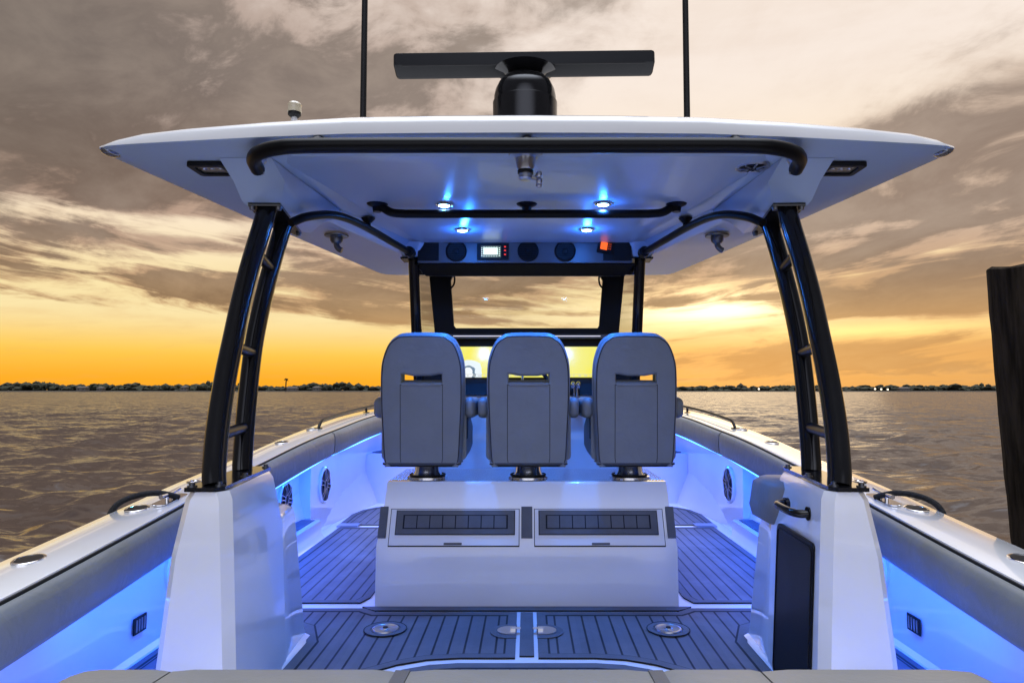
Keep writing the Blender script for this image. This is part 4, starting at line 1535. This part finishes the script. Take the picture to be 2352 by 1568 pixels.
# ------------------------------------------------------------------ helm seats
def seat(xc, turn):
    t = empty('helm_seat', boat, loc=(xc, 4.0, 0), rot=(0, 0, R(turn)))
    z0, z1 = .760, 1.508
    hw = .232
    def out(grow=0.0):
        pts = []
        g = grow
        pts += [(-.222 - g, z0 + .05), (-.212 - g, z0 + .008), (-.195, z0 - g)]
        pts += [(.195, z0 - g), (.212 + g, z0 + .008), (.222 + g, z0 + .05)]
        pts += [(.230 + g, z0 + .20), (.237 + g, z0 + .36), (.236 + g, z1 - .21), (.222 + g, z1 - .125), (.192 + g * .8, z1 - .052 + g * .6), (.155 + g * .5, z1 - .018 + g * .9), (.10, z1 + g)]
        pts += [(-.10, z1 + g), (-.155 - g * .5, z1 - .018 + g * .9), (-.192 - g * .8, z1 - .052 + g * .6), (-.222 - g, z1 - .125), (-.236 - g, z1 - .21), (-.237 - g, z0 + .36), (-.230 - g, z0 + .20)]
        return pts
    def smoothed(pts):
        P_ = spline([(x, y, 0) for x, y in pts], 4, closed=True)
        return [(p.x, p.y) for p in P_]
    slot = [(-.116, 1.236), (.116, 1.236), (.116, 1.282), (.10, 1.281), (.05, 1.272), (-.05, 1.272), (-.10, 1.281), (-.116, 1.282)][::-1]
    rake = Matrix.Translation((0, 0, .76)) @ Matrix.Rotation(R(4), 4, 'X') @ Matrix.Translation((0, 0, -.76))
    face = Matrix.Rotation(R(90), 4, 'X')
    # upholstered rear shell
    me = shape([smoothed(out(0)), slot], .055, .016, 4)
    o_ = obj_me('backrest', me, VINYL, t, angle=60)
    o_.matrix_local = rake @ Matrix.Translation((0, -.005, 0)) @ face
    # front cushion, a little larger, forming the rolled rim
    me = shape([smoothed(out(.006)), slot], .085, .03, 5)
    o_ = obj_me('back_cushion', me, VINYL, t, angle=60)
    o_.matrix_local = rake @ Matrix.Translation((0, .062, .008)) @ face
    # piping
    bm = BM()
    P_ = [(x, -.029, z) for x, z in smoothed(out(-.010))]
    tube(bm, P_, .0042, 6, closed=True)
    o_ = obj('piping', bm, PIPE, t)
    o_.matrix_local = rake
    # seams on the rear panel
    bm = BM()
    for sx_ in (-1, 1):
        tube(bm, [(sx_ * .122, -.0325, 1.225), (sx_ * .122, -.0325, .80), (sx_ * .118, -.0325, .775)], .0022, 5)
    tube(bm, [(-.122, -.0325, 1.222), (.122, -.0325, 1.222)], .0016, 5)
    o_ = obj('seam', bm, PIPE, t)
    o_.matrix_local = rake
    # slot lining
    bm = BM()
    tube(bm, [(-.112, -.022, 1.222), (.112, -.022, 1.222)], .0155, 12)
    o_ = obj('slot_sill', bm, VINYL, t)
    o_.matrix_local = rake
    # seat cushion and pan
    bm = BM()
    loft(bm, [[(x, .08, z) for x, z in rrect(.45, .15, .05, 5, 0, .915)], [(x, .45, z) for x, z in rrect(.47, .15, .06, 5, 0, .925)], [(x, .52, z) for x, z in rrect(.44, .11, .05, 5, 0, .92)]])
    obj('seat_cushion', bm, VINYL, t, angle=60)
    bm = BM()
    box(bm, -.20, .20, .0, .46, .79, .84)
    box(bm, -.205, .205, .0, .09, .745, .775)
    obj('seat_pan', bm, BLACKM, t, bevel=.01)
    # side bolster wings
    for sx_ in (-1, 1):
        bm = BM()
        loft(bm, [[(sx_ * (.222 + x), y_, z) for x, z in rrect(.055, h_, .025, 4, 0, zc)] for y_, h_, zc in ((.05, .28, .92), (.30, .25, .92), (.46, .16, .90))])
        obj('side_bolster', bm, VINYL, t, angle=60)
        bm = BM()
        loft(bm, [[(sx_ * (.268 + x), y_, z) for x, z in rrect(w_, h_, r_, 5, 0, 1.085)] for y_, w_, h_, r_ in ((.03, .03, .07, .012), (.045, .058, .11, .026), (.09, .068, .125, .030), (.38, .07, .12, .032), (.45, .064, .11, .030), (.475, .03, .07, .014))])
        obj('armrest', bm, VINYL, t, angle=60)
        bm = BM()
        box(bm, sx_ * .238 - .012, sx_ * .238 + .012, .06, .14, .90, 1.10)
        obj('arm_bracket', bm, BLACKM, t)
    # pedestal
    bm = BM()
    lathe(bm, [(0, .664), (.122, .664), (.122, .670), (.108, .676), (.088, .680), (.080, .70), (.072, .78), (0, .78)], 36, org=(0, .20, 0))
    obj('pedestal', bm, CHROME, t)
    bm = BM()
    tube(bm, [(.104 * math.cos(a), .20 + .104 * math.sin(a), .678) for a in [2 * math.pi * j / 32 for j in range(32)]], .006, 8, closed=True)
    obj('pedestal_collar', bm, BLACKM, t)
    return t


for px, turn in ((970, -0.8), (1214, 0.5), (1459, 1.2)):
    seat(aty(px, 900, 3.97).x, turn)

# ------------------------------------------------------------------ console, dash and windshield
con = empty('console', boat)
bm = BM()
loft(bm, [[(x, y, z) for y, z in ((5.02, 0), (5.0, .75), (4.93, 1.10), (4.98, 1.25), (5.08, 1.52), (5.16, 1.545), (5.6, 1.55), (6.3, 1.15), (6.45, 0))] for x in (-.79, .79)])
obj('console_body', bm, GEL, con, bevel=.02, seg=3)
bm = BM()
loft(bm, [[(x, y, z) for y, z in ((4.97, 1.22), (5.055, 1.572), (5.075, 1.572), (4.99, 1.22))] for x in (-.77, .77)])
obj('dash_panel', bm, BLACKM, con, bevel=.004)
bm = BM()
loft(bm, [[(x, y, z) for y, z in ((4.90, 1.155), (4.935, 1.235), (4.97, 1.235), (4.93, 1.15))] for x in (-.80, .80)])
obj('lower_dash', bm, BLACKM, con, bevel=.004)
bm = BM()
ys0 = 5.0
box(bm, -.79, .79, 4.99, 5.14, aty(1210, 777, 5.0).z, aty(1210, 768, 5.0).z)
obj('dash_visor', bm, PANEL, con, bevel=.004)
bm = BM()
box(bm, -.54, .54, 4.985, 4.993, aty(1210, 773, 5.0).z, aty(1210, 771, 5.0).z)
obj('visor_trim', bm, CHROME, con)
# multifunction displays
ZT, ZB = aty(1210, 796, 5.0).z, aty(1210, 866, 5.0).z
YEL = emit('chart_yellow', lin(248, 236, 70), 1.0)


def chart_mat():
    m = bpy.data.materials.new('chart_display')
    m.use_nodes = True
    T = NT(m.node_tree)
    b = m.node_tree.nodes['Principled BSDF']
    b.inputs['Base Color'].default_value = (.02, .02, .02, 1)
    b.inputs['Roughness'].default_value = .15
    co = T.n('ShaderNodeTexCoord').outputs['Object']
    x, y, z = T.sep(co)
    f = T.noise(T.vec(x + 1.3, 0.0, z), 7.0, 4, .6, .6) - 0.5

    def isle(x0, z0, a, b_):
        dx = (x - x0) / a
        dz = (z - z0) / b_
        return T.m('SQRT', dx * dx + dz * dz) + f * 0.9
    d1 = isle(-.44, -.10, .115, .115)
    d2 = isle(-.255, .05, .03, .06)
    d3 = isle(.245, -.08, .045, .07)
    c1 = T.mix(T.step(T.noise(T.vec(x, 0.0, z), 4.0, 3, .5), .35, .65), lin(252, 240, 66), lin(246, 240, 120))
    for d in (d1,):
        c1 = T.mix(T.step(d, 1.04, .94), c1, lin(236, 246, 246))
    c1 = T.mix(T.step(d1, .66, .63), c1, lin(112, 134, 146))
    c1 = T.mix(T.step(d1, .52, .50), c1, lin(246, 250, 250))
    T.put(b.inputs['Emission Color'], c1)
    b.inputs['Emission Strength'].default_value = 1.0
    return m


tl = math.atan2(.085, .31)
for k, (a_, b__) in enumerate(((-.575, -.195), (-.19, .19), (.195, .55))):
    bm = BM()
    hh = (ZT - ZB) / math.cos(tl)
    box(bm, a_, b__, -.006, .006, -hh / 2, hh / 2)
    d = obj('chart_display', bm, chart_mat() if k == 0 else bpy.data.materials['chart_display'], con)
    d.matrix_local = Matrix.Translation((0, 5.0, (ZT + ZB) / 2)) @ Matrix.Rotation(-tl, 4, 'X')
    bm = BM()
    for j in range(9):
        xx = a_ + .02 + j * .04
        if xx + .026 < b__:
            box(bm, xx, xx + .012 + .014 * (j % 3) / 2, -.0075, -.0066, -hh / 2 + .006, -hh / 2 + .012)
    box(bm, a_ + .004, b__ - .004, -.0074, -.0066, -hh / 2 + .018, -hh / 2 + .0205)
    d = obj('display_menu', bm, emit('menu_grey', (.75, .74, .6), .8), con)
    d.matrix_local = Matrix.Translation((0, 5.0, (ZT + ZB) / 2)) @ Matrix.Rotation(-tl, 4, 'X')
bm = BM()
box(bm, .553, .585, -.0065, .006, -.11, .11)
d = obj('display_keys', bm, BLACKM, con)
d.matrix_local = Matrix.Translation((0, 5.0, (ZT + ZB) / 2)) @ Matrix.Rotation(-tl, 4, 'X')
bm = BM()
for j in range(5):
    box(bm, .560, .578, -.0078, -.0068, .08 - j * .035, .088 - j * .035)
d = obj('display_key_marks', bm, SCRW, con)
d.matrix_local = Matrix.Translation((0, 5.0, (ZT + ZB) / 2)) @ Matrix.Rotation(-tl, 4, 'X')
# wheel
wh = empty('steering_wheel', boat, loc=(aty(1200, 900, 4.8).x, 4.80, 1.20), rot=(R(62), 0, 0))
bm = BM()
tube(bm, [(.19 * math.cos(a), .19 * math.sin(a), 0) for a in [2 * math.pi * j / 40 for j in range(40)]], .015, 10, closed=True)
obj('rim', bm, BLACKM, wh)
bm = BM()
for k in range(3):
    a = R(90 + 120 * k)
    tube(bm, [(0, 0, -.03), (.19 * math.cos(a), .19 * math.sin(a), 0)], .009, 8)
lathe(bm, [(0, -.05), (.04, -.05), (.035, -.015), (0, -.01)], 20)
obj('spoke_hub', bm, STEEL, wh)
# throttle
c = aty(1322, 884, 4.86)
th_ = empty('throttle', boat, loc=c)
bm = BM()
tube(bm, [(-.012, .0, -.10), (-.010, 0, -.02)], .008, 8)
tube(bm, [(.012, .0, -.10), (.010, 0, -.02)], .008, 8)
box(bm, -.05, .05, -.02, .10, -.16, -.09)
obj('throttle_base', bm, CHROME, th_, angle=30)
bm = BM()
for x_ in (-.019, .019):
    for v_ in bmesh.ops.create_uvsphere(bm, u_segments=16, v_segments=10, radius=1)['verts']:
        v_.co = Vector((x_ + v_.co.x * .018, v_.co.y * .022, v_.co.z * .026))
obj('throttle_knob', bm, CHROME, th_)

# hardtop front posts
for s in (-1, 1):
    q0, q1 = aty(947, 597, 4.50), aty(953, 790, 4.55)
    bm = BM()
    tube(bm, [(s * .755, 4.50, q0.z), (s * .742, 4.62, 1.45), (s * .735, 4.80, .9), (s * .735, 4.95, .0)], .036, 16)
    post = obj('front_post', bm, BLACK, boat)
    bm = BM()
    box(bm, s * .755 - .075, s * .755 + .075, 4.43, 4.58, q0.z - .004, q0.z + .008)
    obj('post_plate', bm, BLACK, post, bevel=.003)
    bm = BM()
    loft(bm, [[(s * .755 + x, 4.505 + y, q0.z + .008) for x, y in rrect(.13, .14, .03, 4)], [(s * .77 + x, 4.52 + y, ZC - .002) for x, y in rrect(.22, .24, .05, 4)]])
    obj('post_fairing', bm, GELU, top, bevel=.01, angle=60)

# windshield
ws = empty('windshield', boat)
YW = 5.25
fr_out = [aty(984, 600, YW), aty(1434, 600, YW), aty(1418, 768, YW), aty(1001, 768, YW)]
xw = lambda px, py: aty(px, py, YW).x
zw = lambda py: aty(1210, py, YW).z
outer = [(xw(983, 596), zw(596)), (xw(1437, 596), zw(596)), (xw(1420, 772), zw(772)), (xw(1000, 772), zw(772))]
ia = [(1036, 645), (1039, 637), (1047, 632), (1372, 632), (1380, 637), (1384, 645), (1376, 748), (1372, 754), (1048, 754), (1043, 748)]
inner = [(xw(a_, b__), zw(b__)) for a_, b__ in ia][::-1]
me = shape([outer, inner], .05, .004)
d = obj_me('frame', me, BLACKM, ws)
d.matrix_local = Matrix.Translation((0, YW, 0)) @ Matrix.Rotation(R(90), 4, 'X')
bm = BM()
v4 = [bm.verts.new((x, YW + .01, z)) for x, z in ((xw(1030, 630), zw(628)), (xw(1390, 630), zw(628)), (xw(1382, 760), zw(758)), (xw(1036, 760), zw(758)))]
bm.faces.new(v4)
obj('glass', bm, GLASS, ws)
bm = BM()
box(bm, xw(960, 610), xw(1456, 610), 5.10, YW + .02, zw(630), zw(596))
obj('header_bar', bm, DULL, ws, bevel=.006)
for s in (-1, 1):
    bm = BM()
    a0, a1 = s * .735, s * .70
    v4 = [bm.verts.new(p) for p in ((s * .742, 4.60, 2.03), (s * .752, YW, 2.07), (s * .70, YW, 1.60), (s * .735, 4.66, 1.50))]
    bm.faces.new(v4)
    obj('side_glass', bm, GLASS, ws)
    bm = BM()
    tube(bm, spline([(s * .57, YW - .04, zw(628)), (s * .555, YW - .05, zw(640)), (s * .56, YW - .05, zw(655)), (s * .585, YW - .04, zw(664))], 4), .007, 8)
    obj('cable', bm, BLACKM, ws)

# ------------------------------------------------------------------ transom seat back in the foreground
ben = empty('transom_seat', boat)
secp = [(1.16, .30), (1.16, .55), (1.18, .60), (1.23, .628), (1.32, .636), (1.42, .628), (1.47, .60), (1.48, .54), (1.46, .30)]
spans = [(-1.0, -.72), (-.716, -.265), (-.235, .245), (.275, .47), (.474, 1.0)]
mats_ = [VINYL2] * 5
for (xa, xb) in spans:
    bm = BM()
    rings = []
    n = 10
    for k in range(n + 1):
        x = xa + (xb - xa) * k / n
        e = min(1, (x + 1.0) / .14, (1.0 - x) / .14)
        e = max(e, 0)
        dr = 1 - math.sqrt(max(0, 1 - (1 - e) ** 2))
        ed = .004 if k in (0, n) else 0
        rings.append([(x, y + (.10 * dr if y < 1.32 else -.10 * dr), z - .12 * dr * (1 if z > .31 else 0) - ed) for y, z in secp])
    loft(bm, rings)
    obj('seat_panel', bm, VINYL2, ben, angle=50)
for xa in (-.25, .26):
    bm = BM()
    loft(bm, [[(xa + dx, y, z - .001) for y, z in secp] for dx in (-.0145, .0145)])
    obj('accent_stripe', bm, ACCENT, ben)
bm = BM()
box(bm, -1.5, 1.5, .55, 1.195, .0, .50)
obj('transom', bm, GEL, boat, bevel=.03)
bm = BM()
box(bm, -.98, .98, 1.2, 1.45, .0, .30)
obj('seat_plinth', bm, GEL, boat, bevel=.01)

# ------------------------------------------------------------------ mooring lines over the gunwales
ROPE = mat('black_rope', (0.010, 0.010, 0.011), .8, bump=.8, bscale=90)
for s, lab in ((-1, 'black mooring line looped from the port cleat over the gunwale'), (1, 'black mooring line looped from the starboard cleat over the gunwale near the piling')):
    bm = BM()
    zc_ = fz(3.3)
    pts = [(s * 1.68, 3.34, zc_ + .018), (s * 1.705, 3.31, zc_ + .034), (s * 1.75, 3.28, zc_ + .048), (s * 1.81, 3.24, zc_ + .046), (s * 1.86, 3.20, zc_ + .028), (s * 1.893, 3.175, zc_ - .005), (s * 1.905, 3.16, zc_ - .07), (s * 1.908, 3.15, zc_ - .30), (s * 1.93, 3.1, SEA + .2), (s * 2.0, 3.05, SEA - .3)]
    tube(bm, spline(pts, 6), .0135, 10)
    o = obj('mooring_line', bm, ROPE)
    tag(o, lab, 'rope', 'mooring lines on the gunwales')

print('objects', len(bpy.data.objects))
